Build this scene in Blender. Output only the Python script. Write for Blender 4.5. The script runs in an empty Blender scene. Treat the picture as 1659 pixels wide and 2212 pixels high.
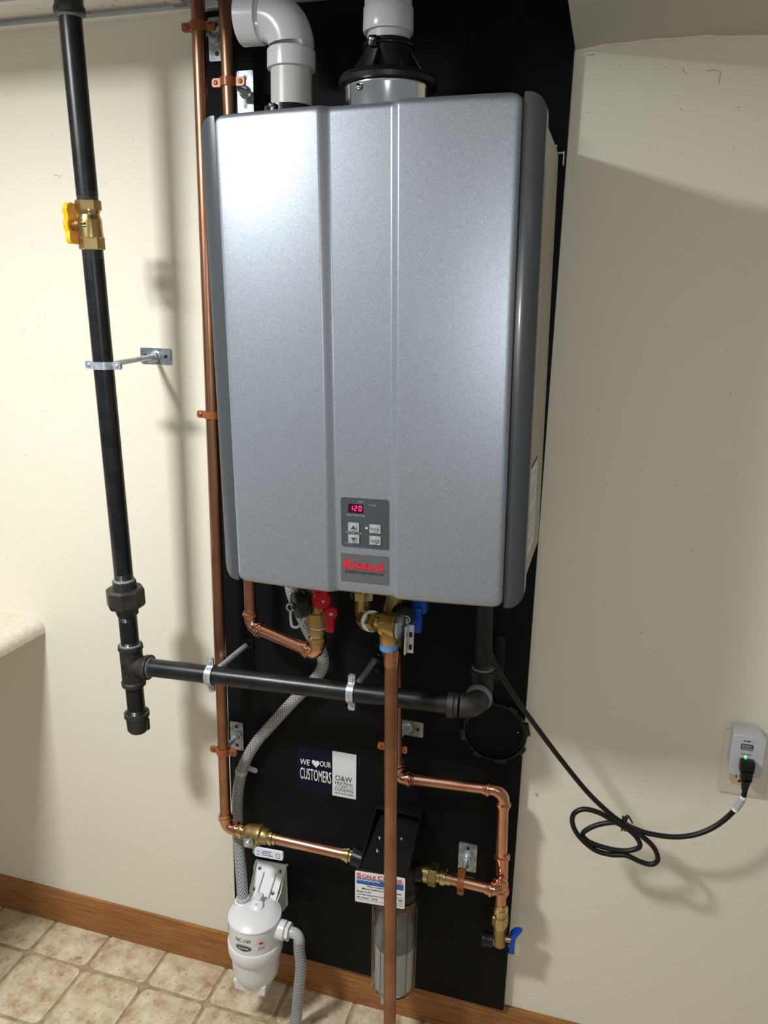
import bpy, bmesh, math, random
from mathutils import Vector, Matrix
random.seed(7)
PI = math.pi
scene = bpy.context.scene
col = scene.collection

# ------------------------------------------------------------------ camera, light, exposure
cam_d = bpy.data.cameras.new('camera')
cam_d.sensor_fit = 'VERTICAL'
cam_d.sensor_height = 36.0
cam_d.lens = 36.0 * 1657.41 / 2212.0
cam_d.clip_start = 0.02
cam = bpy.data.objects.new('camera', cam_d)
cam.location = (0.55798, -1.32938, 1.50955)
cam.rotation_euler = (1.31147, -0.01902, 0.28321)
col.objects.link(cam)
scene.camera = cam

world = bpy.data.worlds.new('world')
scene.world = world
world.use_nodes = True
bg = world.node_tree.nodes['Background']
bg.inputs['Color'].default_value = (0.84, 0.92, 1.0, 1)
bg.inputs['Strength'].default_value = 0.21

def area_light(name, loc, size, power, color, rot=(0, 0, 0)):
    d = bpy.data.lights.new(name, 'AREA')
    d.shape = 'RECTANGLE'; d.size, d.size_y = size; d.energy = power; d.color = color
    o = bpy.data.objects.new(name, d); o.location = loc; o.rotation_euler = rot
    col.objects.link(o)
    return o
# the ceiling luminaire in front of the wall, above the gas riser
area_light('ceiling_luminaire', (-0.50, -1.02, 2.042), (0.21, 0.16), 31.0, (0.95, 0.98, 1.0))
# unseen fill light added behind the camera, lifts the right wall's shadows
area_light('room_fill_light', (1.7, -2.3, 1.88), (1.1, 0.5), 6.0, (1.0, 0.97, 0.92))
# the phone's lamp beside the lens
fl = bpy.data.lights.new('phone_lamp', 'POINT')
fl.energy = 8.0; fl.shadow_soft_size = 0.012; fl.color = (0.95, 0.97, 1.0)
flo = bpy.data.objects.new('phone_lamp', fl); flo.location = (0.575, -1.335, 1.492)
col.objects.link(flo)

vs = scene.view_settings
vs.view_transform = 'Standard'; vs.look = 'None'; vs.gamma = 1.0; vs.use_curve_mapping = False
vs.exposure = 0.12

# ------------------------------------------------------------------ materials
MATS = {}
def lin(c):
    return tuple(((v / 255.0) / 12.92 if v / 255.0 <= 0.04045 else ((v / 255.0 + 0.055) / 1.055) ** 2.4) for v in c)
def mat(name, rgb, metal=0.0, rough=0.5, rgb2=None, nscale=8.0, nmix=(0.4, 0.6), bump=0.0, bscale=200.0,
        emit=0.0, trans=0.0, ior=1.45, coat=0.0, stretch=(1, 1, 1), spec=0.5, detail=4.0, alpha=1.0, rough2=None):
    m = bpy.data.materials.new(name); m.use_nodes = True
    nt = m.node_tree; N = nt.nodes; Lk = nt.links
    b = N['Principled BSDF']
    b.inputs['Base Color'].default_value = (*lin(rgb), 1)
    b.inputs['Metallic'].default_value = metal
    b.inputs['Roughness'].default_value = rough
    b.inputs['IOR'].default_value = ior
    b.inputs['Specular IOR Level'].default_value = spec
    b.inputs['Coat Weight'].default_value = coat
    b.inputs['Coat Roughness'].default_value = 0.1
    b.inputs['Transmission Weight'].default_value = trans
    b.inputs['Alpha'].default_value = alpha
    if emit:
        b.inputs['Emission Color'].default_value = (*lin(rgb), 1)
        b.inputs['Emission Strength'].default_value = emit
    if rgb2 or bump or rough2:
        tc = N.new('ShaderNodeTexCoord'); mp = N.new('ShaderNodeMapping')
        mp.inputs['Scale'].default_value = stretch
        Lk.new(tc.outputs['Object'], mp.inputs['Vector'])
    if rgb2 or rough2:
        n = N.new('ShaderNodeTexNoise'); n.inputs['Scale'].default_value = nscale; n.inputs['Detail'].default_value = detail
        Lk.new(mp.outputs['Vector'], n.inputs['Vector'])
        if rgb2:
            r = N.new('ShaderNodeValToRGB')
            r.color_ramp.elements[0].position = nmix[0]; r.color_ramp.elements[0].color = (*lin(rgb), 1)
            r.color_ramp.elements[1].position = nmix[1]; r.color_ramp.elements[1].color = (*lin(rgb2), 1)
            Lk.new(n.outputs['Fac'], r.inputs['Fac']); Lk.new(r.outputs['Color'], b.inputs['Base Color'])
        if rough2:
            mr = N.new('ShaderNodeMapRange'); mr.inputs[1].default_value = 0.35; mr.inputs[2].default_value = 0.65
            mr.inputs[3].default_value = rough; mr.inputs[4].default_value = rough2
            Lk.new(n.outputs['Fac'], mr.inputs[0]); Lk.new(mr.outputs[0], b.inputs['Roughness'])
    if bump:
        n2 = N.new('ShaderNodeTexNoise'); n2.inputs['Scale'].default_value = bscale; n2.inputs['Detail'].default_value = 3
        Lk.new(mp.outputs['Vector'], n2.inputs['Vector'])
        bp = N.new('ShaderNodeBump'); bp.inputs['Strength'].default_value = bump; bp.inputs['Distance'].default_value = 0.002
        Lk.new(n2.outputs['Fac'], bp.inputs['Height']); Lk.new(bp.outputs['Normal'], b.inputs['Normal'])
    MATS[name] = m
    return m

def wall_material():
    m = mat('wall_paint', (230, 224, 205), 0, 0.55)
    nt = m.node_tree; N = nt.nodes; Lk = nt.links; b = N['Principled BSDF']
    tc = N.new('ShaderNodeTexCoord')
    n = N.new('ShaderNodeTexNoise'); n.inputs['Scale'].default_value = 140; n.inputs['Detail'].default_value = 5
    n2 = N.new('ShaderNodeTexNoise'); n2.inputs['Scale'].default_value = 9; n2.inputs['Detail'].default_value = 3
    mu = N.new('ShaderNodeMath'); mu.operation = 'MULTIPLY'
    Lk.new(tc.outputs['Object'], n.inputs['Vector']); Lk.new(tc.outputs['Object'], n2.inputs['Vector'])
    Lk.new(n.outputs['Fac'], mu.inputs[0]); Lk.new(n2.outputs['Fac'], mu.inputs[1])
    bp = N.new('ShaderNodeBump'); bp.inputs['Strength'].default_value = 0.32; bp.inputs['Distance'].default_value = 0.004
    Lk.new(mu.outputs[0], bp.inputs['Height']); Lk.new(bp.outputs['Normal'], b.inputs['Normal'])
    # small dark specks and pits
    v = N.new('ShaderNodeTexVoronoi'); v.inputs['Scale'].default_value = 75; v.inputs['Randomness'].default_value = 1
    Lk.new(tc.outputs['Object'], v.inputs['Vector'])
    s = N.new('ShaderNodeMath'); s.operation = 'LESS_THAN'; s.inputs[1].default_value = 0.075
    Lk.new(v.outputs['Distance'], s.inputs[0])
    sep = N.new('ShaderNodeSeparateColor'); Lk.new(v.outputs['Color'], sep.inputs[0])
    g = N.new('ShaderNodeMath'); g.operation = 'GREATER_THAN'; g.inputs[1].default_value = 0.86
    Lk.new(sep.outputs[0], g.inputs[0])
    mm = N.new('ShaderNodeMath'); mm.operation = 'MULTIPLY'; Lk.new(s.outputs[0], mm.inputs[0]); Lk.new(g.outputs[0], mm.inputs[1])
    mx = N.new('ShaderNodeMix'); mx.data_type = 'RGBA'
    mx.inputs[6].default_value = (*lin((230, 224, 205)), 1); mx.inputs[7].default_value = (*lin((158, 149, 126)), 1)
    Lk.new(mm.outputs[0], mx.inputs[0]); Lk.new(mx.outputs[2], b.inputs['Base Color'])
    return m
wall_material()

def silver_material():
    m = mat('silver_paint', (150, 155, 162), 0.72, 0.43)
    nt = m.node_tree; N = nt.nodes; Lk = nt.links; b = N['Principled BSDF']
    tc = N.new('ShaderNodeTexCoord')
    v = N.new('ShaderNodeTexVoronoi'); v.inputs['Scale'].default_value = 900
    Lk.new(tc.outputs['Object'], v.inputs['Vector'])
    r = N.new('ShaderNodeValToRGB'); r.color_ramp.elements[0].position = 0; r.color_ramp.elements[0].color = (*lin((154, 160, 167)), 1)
    r.color_ramp.elements[1].position = 1; r.color_ramp.elements[1].color = (*lin((176, 182, 190)), 1)
    sep = N.new('ShaderNodeSeparateColor'); Lk.new(v.outputs['Color'], sep.inputs[0])
    Lk.new(sep.outputs[0], r.inputs['Fac']); Lk.new(r.outputs['Color'], b.inputs['Base Color'])
    n = N.new('ShaderNodeTexNoise'); n.inputs['Scale'].default_value = 1500
    Lk.new(tc.outputs['Object'], n.inputs['Vector'])
    bp = N.new('ShaderNodeBump'); bp.inputs['Strength'].default_value = 0.03; bp.inputs['Distance'].default_value = 0.0006
    Lk.new(n.outputs['Fac'], bp.inputs['Height']); Lk.new(bp.outputs['Normal'], b.inputs['Normal'])
    return m
silver_material()

def oak_material():
    m = mat('oak', (170, 105, 48), 0, 0.38, coat=0.15)
    nt = m.node_tree; N = nt.nodes; Lk = nt.links; b = N['Principled BSDF']
    tc = N.new('ShaderNodeTexCoord'); mp = N.new('ShaderNodeMapping'); mp.inputs['Scale'].default_value = (2.5, 60, 60)
    Lk.new(tc.outputs['Object'], mp.inputs['Vector'])
    n = N.new('ShaderNodeTexNoise'); n.inputs['Scale'].default_value = 4; n.inputs['Detail'].default_value = 6; n.inputs['Distortion'].default_value = 0.6
    Lk.new(mp.outputs['Vector'], n.inputs['Vector'])
    r = N.new('ShaderNodeValToRGB')
    r.color_ramp.elements[0].position = 0.3; r.color_ramp.elements[0].color = (*lin((124, 76, 36)), 1)
    r.color_ramp.elements[1].position = 0.7; r.color_ramp.elements[1].color = (*lin((170, 114, 62)), 1)
    Lk.new(n.outputs['Fac'], r.inputs['Fac']); Lk.new(r.outputs['Color'], b.inputs['Base Color'])
    return m
oak_material()

def tile_material():
    m = mat('floor_tile', (196, 178, 148), 0, 0.42)
    nt = m.node_tree; N = nt.nodes; Lk = nt.links; b = N['Principled BSDF']
    tc = N.new('ShaderNodeTexCoord'); oi = N.new('ShaderNodeObjectInfo')
    ad = N.new('ShaderNodeVectorMath'); ad.operation = 'ADD'
    sc = N.new('ShaderNodeVectorMath'); sc.operation = 'SCALE'; sc.inputs['Scale'].default_value = 7.0
    cb = N.new('ShaderNodeCombineXYZ'); Lk.new(oi.outputs['Random'], cb.inputs[0]); Lk.new(oi.outputs['Random'], cb.inputs[1])
    Lk.new(cb.outputs[0], sc.inputs[0]); Lk.new(tc.outputs['Object'], ad.inputs[0]); Lk.new(sc.outputs[0], ad.inputs[1])
    n = N.new('ShaderNodeTexNoise'); n.inputs['Scale'].default_value = 22; n.inputs['Detail'].default_value = 6; n.inputs['Roughness'].default_value = 0.65
    Lk.new(ad.outputs[0], n.inputs['Vector'])
    r = N.new('ShaderNodeValToRGB'); e = r.color_ramp.elements
    e[0].position = 0.33; e[0].color = (*lin((168, 140, 108)), 1)
    e[1].position = 0.68; e[1].color = (*lin((222, 210, 186)), 1)
    k = e.new(0.5); k.color = (*lin((204, 186, 154)), 1)
    Lk.new(n.outputs['Fac'], r.inputs['Fac'])
    n2 = N.new('ShaderNodeTexNoise'); n2.inputs['Scale'].default_value = 110; n2.inputs['Detail'].default_value = 3
    Lk.new(ad.outputs[0], n2.inputs['Vector'])
    r2 = N.new('ShaderNodeValToRGB'); r2.color_ramp.elements[0].position = 0.28; r2.color_ramp.elements[0].color = (0.45, 0.38, 0.3, 1)
    r2.color_ramp.elements[1].position = 0.4; r2.color_ramp.elements[1].color = (1, 1, 1, 1)
    Lk.new(n2.outputs['Fac'], r2.inputs['Fac'])
    mx = N.new('ShaderNodeMix'); mx.data_type = 'RGBA'; mx.blend_type = 'MULTIPLY'; mx.inputs[0].default_value = 0.8
    Lk.new(r.outputs['Color'], mx.inputs[6]); Lk.new(r2.outputs['Color'], mx.inputs[7]); Lk.new(mx.outputs[2], b.inputs['Base Color'])
    bp = N.new('ShaderNodeBump'); bp.inputs['Strength'].default_value = 0.25; bp.inputs['Distance'].default_value = 0.002
    Lk.new(n.outputs['Fac'], bp.inputs['Height']); Lk.new(bp.outputs['Normal'], b.inputs['Normal'])
    return m
tile_material()

def hose_material(name, dark, light, clear):
    m = mat(name, light, 0, 0.22)
    nt = m.node_tree; N = nt.nodes; Lk = nt.links; b = N['Principled BSDF']
    uv = N.new('ShaderNodeUVMap'); sx = N.new('ShaderNodeSeparateXYZ'); Lk.new(uv.outputs[0], sx.inputs[0])
    # herringbone braid: |u| folded, sheared against v
    def math_(op, a, bb, c=None):
        q = N.new('ShaderNodeMath'); q.operation = op
        for i, s in enumerate((a, bb)):
            if s is None: continue
            if isinstance(s, (int, float)): q.inputs[i].default_value = s
            else: Lk.new(s, q.inputs[i])
        return q.outputs[0]
    u6 = math_('MULTIPLY', sx.outputs[0], 8.0)
    tri = math_('PINGPONG', u6, 1.0)
    vv = math_('MULTIPLY', sx.outputs[1], 260.0)
    ph = math_('ADD', vv, math_('MULTIPLY', tri, 3.2))
    f = math_('PINGPONG', ph, 1.0)
    r = N.new('ShaderNodeValToRGB'); r.color_ramp.elements[0].position = 0.35; r.color_ramp.elements[0].color = (*lin(dark), 1)
    r.color_ramp.elements[1].position = 0.7; r.color_ramp.elements[1].color = (*lin(light), 1)
    Lk.new(f, r.inputs['Fac']); Lk.new(r.outputs['Color'], b.inputs['Base Color'])
    mr = N.new('ShaderNodeMapRange'); mr.inputs[3].default_value = clear; mr.inputs[4].default_value = 0.95
    Lk.new(f, mr.inputs[0]); Lk.new(mr.outputs[0], b.inputs['Alpha'])
    return m
hose_material('braided_hose', (122, 123, 123), (190, 191, 190), 0.6)

mat('black_paint', (11, 11, 12), 0, 0.62, bump=0.12, bscale=220, spec=0.18)
mat('black_iron', (26, 27, 29), 0.35, 0.34, rgb2=(38, 39, 41), nscale=30, bump=0.05, bscale=90, spec=0.6)
mat('cast_iron', (46, 44, 42), 0.35, 0.46, rgb2=(62, 60, 57), nscale=40, bump=0.35, bscale=600)
mat('thread_steel', (120, 122, 124), 0.9, 0.35)
mat('sealant', (118, 124, 130), 0, 0.5)
mat('copper', (222, 170, 144), 1.0, 0.22, rgb2=(204, 148, 120), nscale=14, stretch=(1, 1, 1), rough2=0.3)
mat('copper_old', (184, 136, 110), 1.0, 0.3, rgb2=(156, 112, 88), nscale=10, rough2=0.42)
mat('copper_fitting', (216, 160, 132), 1.0, 0.16)
mat('brass', (202, 176, 120), 1.0, 0.28, rgb2=(182, 156, 100), nscale=30)
mat('brass_shiny', (212, 192, 142), 1.0, 0.17)
mat('brass_rough', (176, 152, 102), 0.9, 0.38, bump=0.1, bscale=500)
mat('zinc', (206, 210, 213), 0.55, 0.28, rgb2=(178, 185, 190), nscale=60)
mat('zinc_plate', (178, 186, 190), 0.9, 0.38, rgb2=(140, 150, 156), nscale=90)
mat('chrome', (222, 222, 220), 1.0, 0.14)
mat('orange_coat', (152, 86, 50), 0.15, 0.34)
mat('pvc', (206, 206, 208), 0, 0.22, spec=0.5)
mat('pvc_pipe', (198, 196, 190), 0, 0.34)
mat('trim_grey', (70, 73, 76), 0, 0.28, coat=0.2)
mat('casing', (168, 162, 146), 0.1, 0.4)
mat('black_plastic', (17, 17, 18), 0, 0.3)
mat('black_rubber', (14, 14, 15), 0, 0.42)
mat('white_plastic', (226, 226, 224), 0, 0.28)
mat('white_print', (232, 232, 230), 0, 0.45)
mat('red_plastic', (170, 14, 34), 0, 0.2)
mat('blue_plastic', (18, 66, 160), 0, 0.3)
mat('yellow_plastic', (236, 172, 16), 0, 0.3)
mat('white_tape', (232, 234, 236), 0, 0.5)
mat('blue_tape', (92, 150, 210), 0, 0.5)
mat('button_grey', (158, 160, 160), 0, 0.35)
mat('panel_grey', (70, 74, 77), 0, 0.32)
mat('ink_dark', (22, 22, 26), 0, 0.5)
mat('ink_grey', (170, 172, 172), 0, 0.5)
mat('ink_navy', (20, 17, 40), 0, 0.6, spec=0.15)
mat('ink_red', (226, 28, 46), 0, 0.4)
mat('ink_blue', (56, 96, 176), 0, 0.4)
mat('ink_green', (20, 78, 58), 0, 0.35)
mat('paper', (220, 222, 222), 0, 0.45)
mat('logo_plate', (104, 105, 106), 0.3, 0.35)
mat('led_red', (255, 30, 90), 0, 0.4, emit=6.0)
mat('led_window', (46, 2, 10), 0, 0.1, emit=0.25)
mat('led_green', (150, 255, 150), 0, 0.4, emit=5.0)
mat('led_bright_green', (70, 255, 70), 0, 0.4, emit=6.0)
mat('clear_plastic', (240, 242, 242), 0, 0.04, trans=1.0, ior=1.25)
mat('milky_plastic', (214, 218, 216), 0, 0.3, trans=0.35)
mat('media_white', (214, 212, 208), 0, 0.6)
mat('media_grey', (128, 131, 132), 0, 0.5)
mat('aluminium_ring', (98, 86, 66), 0.9, 0.3)
mat('ceiling_tile', (232, 230, 222), 0, 0.8, rgb2=(150, 148, 138), nscale=120, nmix=(0.64, 0.7), bump=0.4, bscale=150)
mat('grid_metal', (230, 230, 226), 0, 0.5)
mat('soffit_paint', (196, 194, 186), 0, 0.7, bump=0.1, bscale=90)
mat('plenum_dark', (36, 34, 32), 0, 0.9)
mat('grout', (150, 130, 100), 0, 0.7, rgb2=(176, 156, 124), nscale=50)
mat('laminate', (222, 212, 196), 0, 0.45, rgb2=(212, 200, 184), nscale=90)
mat('outlet_plate', (218, 212, 196), 0, 0.35)
mat('outlet_almond', (196, 180, 138), 0, 0.35)
mat('surge_grey', (190, 190, 194), 0, 0.4)
mat('cord_tag', (176, 178, 180), 0, 0.4)

# ------------------------------------------------------------------ mesh helpers
V3 = lambda p: Vector(p)
def frame(axis, up=None):
    a = V3(axis).normalized()
    r = V3(up) if up else (Vector((0, 0, 1)) if abs(a.z) < 0.9 else Vector((1, 0, 0)))
    x = (r - a * r.dot(a)).normalized()
    return x, a.cross(x), a
class MB:
    def __init__(s): s.v = []; s.f = []; s.uv = {}
    def add(s, vs, fs):
        k = len(s.v); s.v += [tuple(p) for p in vs]; s.f += [tuple(i + k for i in f) for f in fs]; return k
    def box(s, c, d, bev=0.0, axes=None):
        bm = bmesh.new(); bmesh.ops.create_cube(bm, size=1)
        for q in bm.verts: q.co = Vector((q.co.x * d[0], q.co.y * d[1], q.co.z * d[2]))
        if bev: bmesh.ops.bevel(bm, geom=list(bm.edges), offset=bev, segments=2, profile=0.5, affect='EDGES')
        bm.verts.index_update()
        ax = axes or (Vector((1, 0, 0)), Vector((0, 1, 0)), Vector((0, 0, 1)))
        c = V3(c)
        s.add([c + ax[0] * q.co.x + ax[1] * q.co.y + ax[2] * q.co.z for q in bm.verts], [[q.index for q in f.verts] for f in bm.faces])
        bm.free(); return s
    def tube(s, pts, r, n=16, caps=True, uv=False):
        pts = [V3(p) for p in pts]; m = len(pts)
        rs = r if isinstance(r, (list, tuple)) else [r] * m
        t = [(pts[min(i + 1, m - 1)] - pts[max(i - 1, 0)]).normalized() for i in range(m)]
        x, y, _ = frame(t[0]); vs = []; ln = 0; lens = []
        for i in range(m):
            if i:
                ln += (pts[i] - pts[i - 1]).length
                q = t[i - 1].rotation_difference(t[i]); x = q @ x; x = (x - t[i] * x.dot(t[i])).normalized(); y = t[i].cross(x)
            lens.append(ln)
            vs += [pts[i] + (x * math.cos(2 * PI * j / n) + y * math.sin(2 * PI * j / n)) * rs[i] for j in range(n)]
        fs = [(i * n + j, i * n + (j + 1) % n, (i + 1) * n + (j + 1) % n, (i + 1) * n + j) for i in range(m - 1) for j in range(n)]
        if uv:
            base = len(s.f)
            for i in range(m - 1):
                for j in range(n):
                    s.uv[base + i * n + j] = [(j / n, lens[i]), ((j + 1) / n, lens[i]), ((j + 1) / n, lens[i + 1]), (j / n, lens[i + 1])]
        if caps: fs += [tuple(range(n))[::-1], tuple((m - 1) * n + j for j in range(n))]
        s.add(vs, fs); return s
    def lathe(s, p, axis, prof, n=24, up=None, caps=True, scale=(1, 1)):
        x, y, a = frame(axis, up); p = V3(p); m = len(prof)
        vs = [p + a * t + (x * math.cos(2 * PI * j / n + PI / n) * scale[0] + y * math.sin(2 * PI * j / n + PI / n) * scale[1]) * r for t, r in prof for j in range(n)]
        fs = [(i * n + j, i * n + (j + 1) % n, (i + 1) * n + (j + 1) % n, (i + 1) * n + j) for i in range(m - 1) for j in range(n)]
        if caps: fs += [tuple(range(n))[::-1], tuple((m - 1) * n + j for j in range(n))]
        s.add(vs, fs); return s
    def hexnut(s, p, axis, r, h, n=6, up=None, ch=0.12):
        c = r * ch * 0.6
        return s.lathe(p, axis, [(0, r - c), (c, r), (h - c, r), (h, r - c)], n, up)
    def sheet(s, outline, place, t0, t1):
        n = len(outline)
        vs = [place(u, w, t0) for u, w in outline] + [place(u, w, t1) for u, w in outline]
        fs = [tuple(range(n)), tuple(range(n, 2 * n))[::-1]] + [(i, i + n, (i + 1) % n + n, (i + 1) % n) for i in range(n)]
        s.add(vs, fs); return s
    def build(s, name, m, parent=None, org=None, angle=35, flat=False):
        me = bpy.data.meshes.new(name)
        o3 = V3(org) if org is not None else (V3(parent['org']) if parent is not None and 'org' in parent else Vector())
        me.from_pydata([tuple(V3(p) - o3) for p in s.v], [], s.f)
        if s.uv:
            ul = me.uv_layers.new(name='UVMap')
            for pi, uvs in s.uv.items():
                for li, q in zip(me.polygons[pi].loop_indices, uvs): ul.data[li].uv = q
        bm = bmesh.new(); bm.from_mesh(me); bmesh.ops.recalc_face_normals(bm, faces=bm.faces); bm.to_mesh(me); bm.free()
        me.materials.append(MATS[m])
        if not flat:
            me.polygons.foreach_set('use_smooth', [True] * len(me.polygons))
            me.set_sharp_from_angle(angle=math.radians(angle))
        o = bpy.data.objects.new(name, me); col.objects.link(o)
        if parent is not None:
            o.parent = parent; o['org'] = tuple(o3)
        return o
_orgs = []
def tag(o, label, cat, group=None):
    o['label'] = label; o['category'] = cat
    if group: o['group'] = group
    return o
def thing(name, loc, label, cat, group=None, rot=None):
    o = bpy.data.objects.new(name, None); col.objects.link(o)
    o.empty_display_size = 0.05
    o.location = loc
    o['org'] = tuple(loc) if rot is None else (0.0, 0.0, 0.0)
    if rot: o.rotation_euler = rot
    return tag(o, label, cat, group)
def single(name, mb, m, loc, label, cat, group=None):
    o = mb.build(name, m, None, org=loc); o.location = loc
    return tag(o, label, cat, group)
def structure(o):
    o['kind'] = 'structure'; return o
def spline(pts, k=8, closed=False):
    P = [V3(p) for p in pts]; out = []; n = len(P)
    for i in range(n - 1):
        p0 = P[max(i - 1, 0)]; p1 = P[i]; p2 = P[i + 1]; p3 = P[min(i + 2, n - 1)]
        for j in range(k):
            t = j / k
            out.append(0.5 * ((2 * p1) + (p2 - p0) * t + (2 * p0 - 5 * p1 + 4 * p2 - p3) * t * t + (3 * p1 - p0 - 3 * p2 + p3) * t ** 3))
    return out + [P[-1]]
def bend(a, corner, b, r, k=8):
    """a -> arc round corner -> b"""
    a, c, b = V3(a), V3(corner), V3(b)
    d1 = (a - c).normalized(); d2 = (b - c).normalized(); ang = d1.angle(d2); d = r / math.tan(ang / 2)
    p, q = c + d1 * d, c + d2 * d; ctr = c + (d1 + d2).normalized() * (r / math.sin(ang / 2))
    out = []
    s, e = p - ctr, q - ctr; tot = s.angle(e); ax = s.cross(e).normalized()
    for i in range(k + 1): out.append(ctr + Matrix.Rotation(tot * i / k, 3, ax) @ s)
    return out
def rrect(x0, x1, y0, y1, r, k=4):
    pts = []
    for cx, cy, a in ((x1 - r, y1 - r, 0), (x0 + r, y1 - r, PI / 2), (x0 + r, y0 + r, PI), (x1 - r, y0 + r, 1.5 * PI)):
        pts += [(cx + r * math.cos(a + PI / 2 * i / k), cy + r * math.sin(a + PI / 2 * i / k)) for i in range(k + 1)]
    return pts
def plane_place(o, ex, ez):
    """2-D outline to the plane through o; depth t along the normal that faces the room"""
    o, ex, ez = V3(o), V3(ex).normalized(), V3(ez).normalized(); nn = ex.cross(ez).normalized()
    return lambda u, w, t: o + ex * u + ez * w + nn * t
def lettering(body, width, height, place, t=0.0003, name='lettering', m='ink_dark', parent=None, align='LEFT', bold=0.0, shear=0.0, x=0.0, y=0.0, spacing=1.0, cyl=None):
    cu = bpy.data.curves.new('lettering', 'FONT'); cu.body = body; cu.size = 1.0; cu.align_x = 'LEFT'
    cu.offset = bold; cu.shear = shear; cu.space_character = spacing; cu.resolution_u = 3
    tmp = bpy.data.objects.new('lettering_tmp', cu); col.objects.link(tmp)
    dg = bpy.context.evaluated_depsgraph_get()
    me = bpy.data.meshes.new_from_object(tmp.evaluated_get(dg))
    vs = [v.co.copy() for v in me.vertices]; fs = [tuple(p.vertices) for p in me.polygons]
    bpy.data.objects.remove(tmp); bpy.data.curves.remove(cu); bpy.data.meshes.remove(me)
    x0 = min(v.x for v in vs); x1 = max(v.x for v in vs); y0 = min(v.y for v in vs); y1 = max(v.y for v in vs)
    mb = MB()
    mb.add([place(x + (v.x - x0) / (x1 - x0) * width, y + (v.y - y0) / (y1 - y0) * height, t) for v in vs], fs)
    return mb.build(name, m, parent, flat=True)
def along(a, b, s):
    a, b = V3(a), V3(b); return a + (b - a).normalized() * s
def thread(mb, a, axis, length, r, pitch=0.0022):
    prof = []; k = max(2, int(length / pitch))
    for i in range(k): prof += [(i * pitch, r - 0.0008), (i * pitch + pitch * 0.5, r + 0.0003)]
    return mb.lathe(a, axis, prof, 18)
X, Y, Z = Vector((1, 0, 0)), Vector((0, 1, 0)), Vector((0, 0, 1))
BOARD = -0.018          # front face of the black board
WALL = 0.0

# ------------------------------------------------------------------ the room
b = MB(); b.box((0.2, 0.05, 1.0), (4.4, 0.1, 2.9)); structure(b.build('wall_back', 'wall_paint'))
fl_o = MB(); fl_o.box((0.2, -1.7, -0.022), (4.4, 3.5, 0.04)); floor = structure(fl_o.build('floor', 'grout'))
# floor tiles: 158 mm pitch, pillowed and slightly ragged
TP = 0.1585
def tile_mesh(seed):
    rnd = random.Random(seed); mb = MB(); h = TP / 2 - 0.0045; r = 0.012
    ol = rrect(-h, h, -h, h, r, 3); o2 = []
    n = len(ol)
    for i, (px, py) in enumerate(ol):
        q = (rnd.random() - 0.5) * 0.0022
        o2.append((px + q, py + (rnd.random() - 0.5) * 0.0022))
    ins = [(px * 0.955, py * 0.955) for px, py in o2]
    vs = [(px, py, -0.003) for px, py in o2] + [(px, py, 0.0002) for px, py in o2] + [(px, py, 0.0012) for px, py in ins]
    fs = [(i, (i + 1) % n, (i + 1) % n + n, i + n) for i in range(n)] + [(i + n, (i + 1) % n + n, (i + 1) % n + 2 * n, i + 2 * n) for i in range(n)] + [tuple(range(2 * n, 3 * n))]
    mb.add(vs, fs)
    o = mb.build('tile', 'floor_tile', None, org=(0, 0, 0)); me = o.data
    bpy.data.objects.remove(o); return me
tmeshes = [tile_mesh(s) for s in range(6)]
for iy in range(7):
    for ix in range(-4, 13):
        cx = -0.6566 + TP * (ix + 0.5); cy = -0.1115 + TP * 0.5 - TP * iy
        if cx > 1.2: continue
        o = bpy.data.objects.new('tile', tmeshes[(ix * 3 + iy * 5) % 6]); col.objects.link(o)
        o.location = (cx, cy, 0.0); o.rotation_euler = (0, 0, (PI / 2) * ((ix + 2 * iy) % 4)); o.parent = floor
# baseboard with a moulded top
prof = [(0, 0), (-0.0125, 0), (-0.0125, 0.066), (-0.0115, 0.069), (-0.0118, 0.0735), (-0.0095, 0.078), (-0.0085, 0.085), (-0.006, 0.0905), (0, 0.0915)]
bb = MB(); nn = len(prof)
bb.add([(x, y, z) for x in (-2.0, 2.4) for y, z in prof], [(i, (i + 1) % nn, (i + 1) % nn + nn, i + nn) for i in range(nn)] + [tuple(range(nn)), tuple(range(nn, 2 * nn))])
structure(bb.build('baseboard_back', 'oak', angle=20))
wall = bpy.data.objects['wall_back']
for pts in (((0.6220, -0.0003, 1.8602), (0.6238, -0.0003, 1.8552), (0.6288, -0.0003, 1.8513)), ((0.6545, -0.0003, 1.8541), (0.6670, -0.0003, 1.8546), (0.6757, -0.0003, 1.8505), (0.6736, -0.0003, 1.8366)), ((-0.4847, -0.0003, 1.7426), (-0.4726, -0.0003, 1.7399), (-0.4720, -0.0003, 1.7350)), ((0.4832, -0.0003, 1.8845), (0.4946, -0.0003, 1.8857))):
    MB().tube(pts, 0.0004, 5).build('scuff', 'grout', wall, org=(0, 0, 0))
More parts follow.
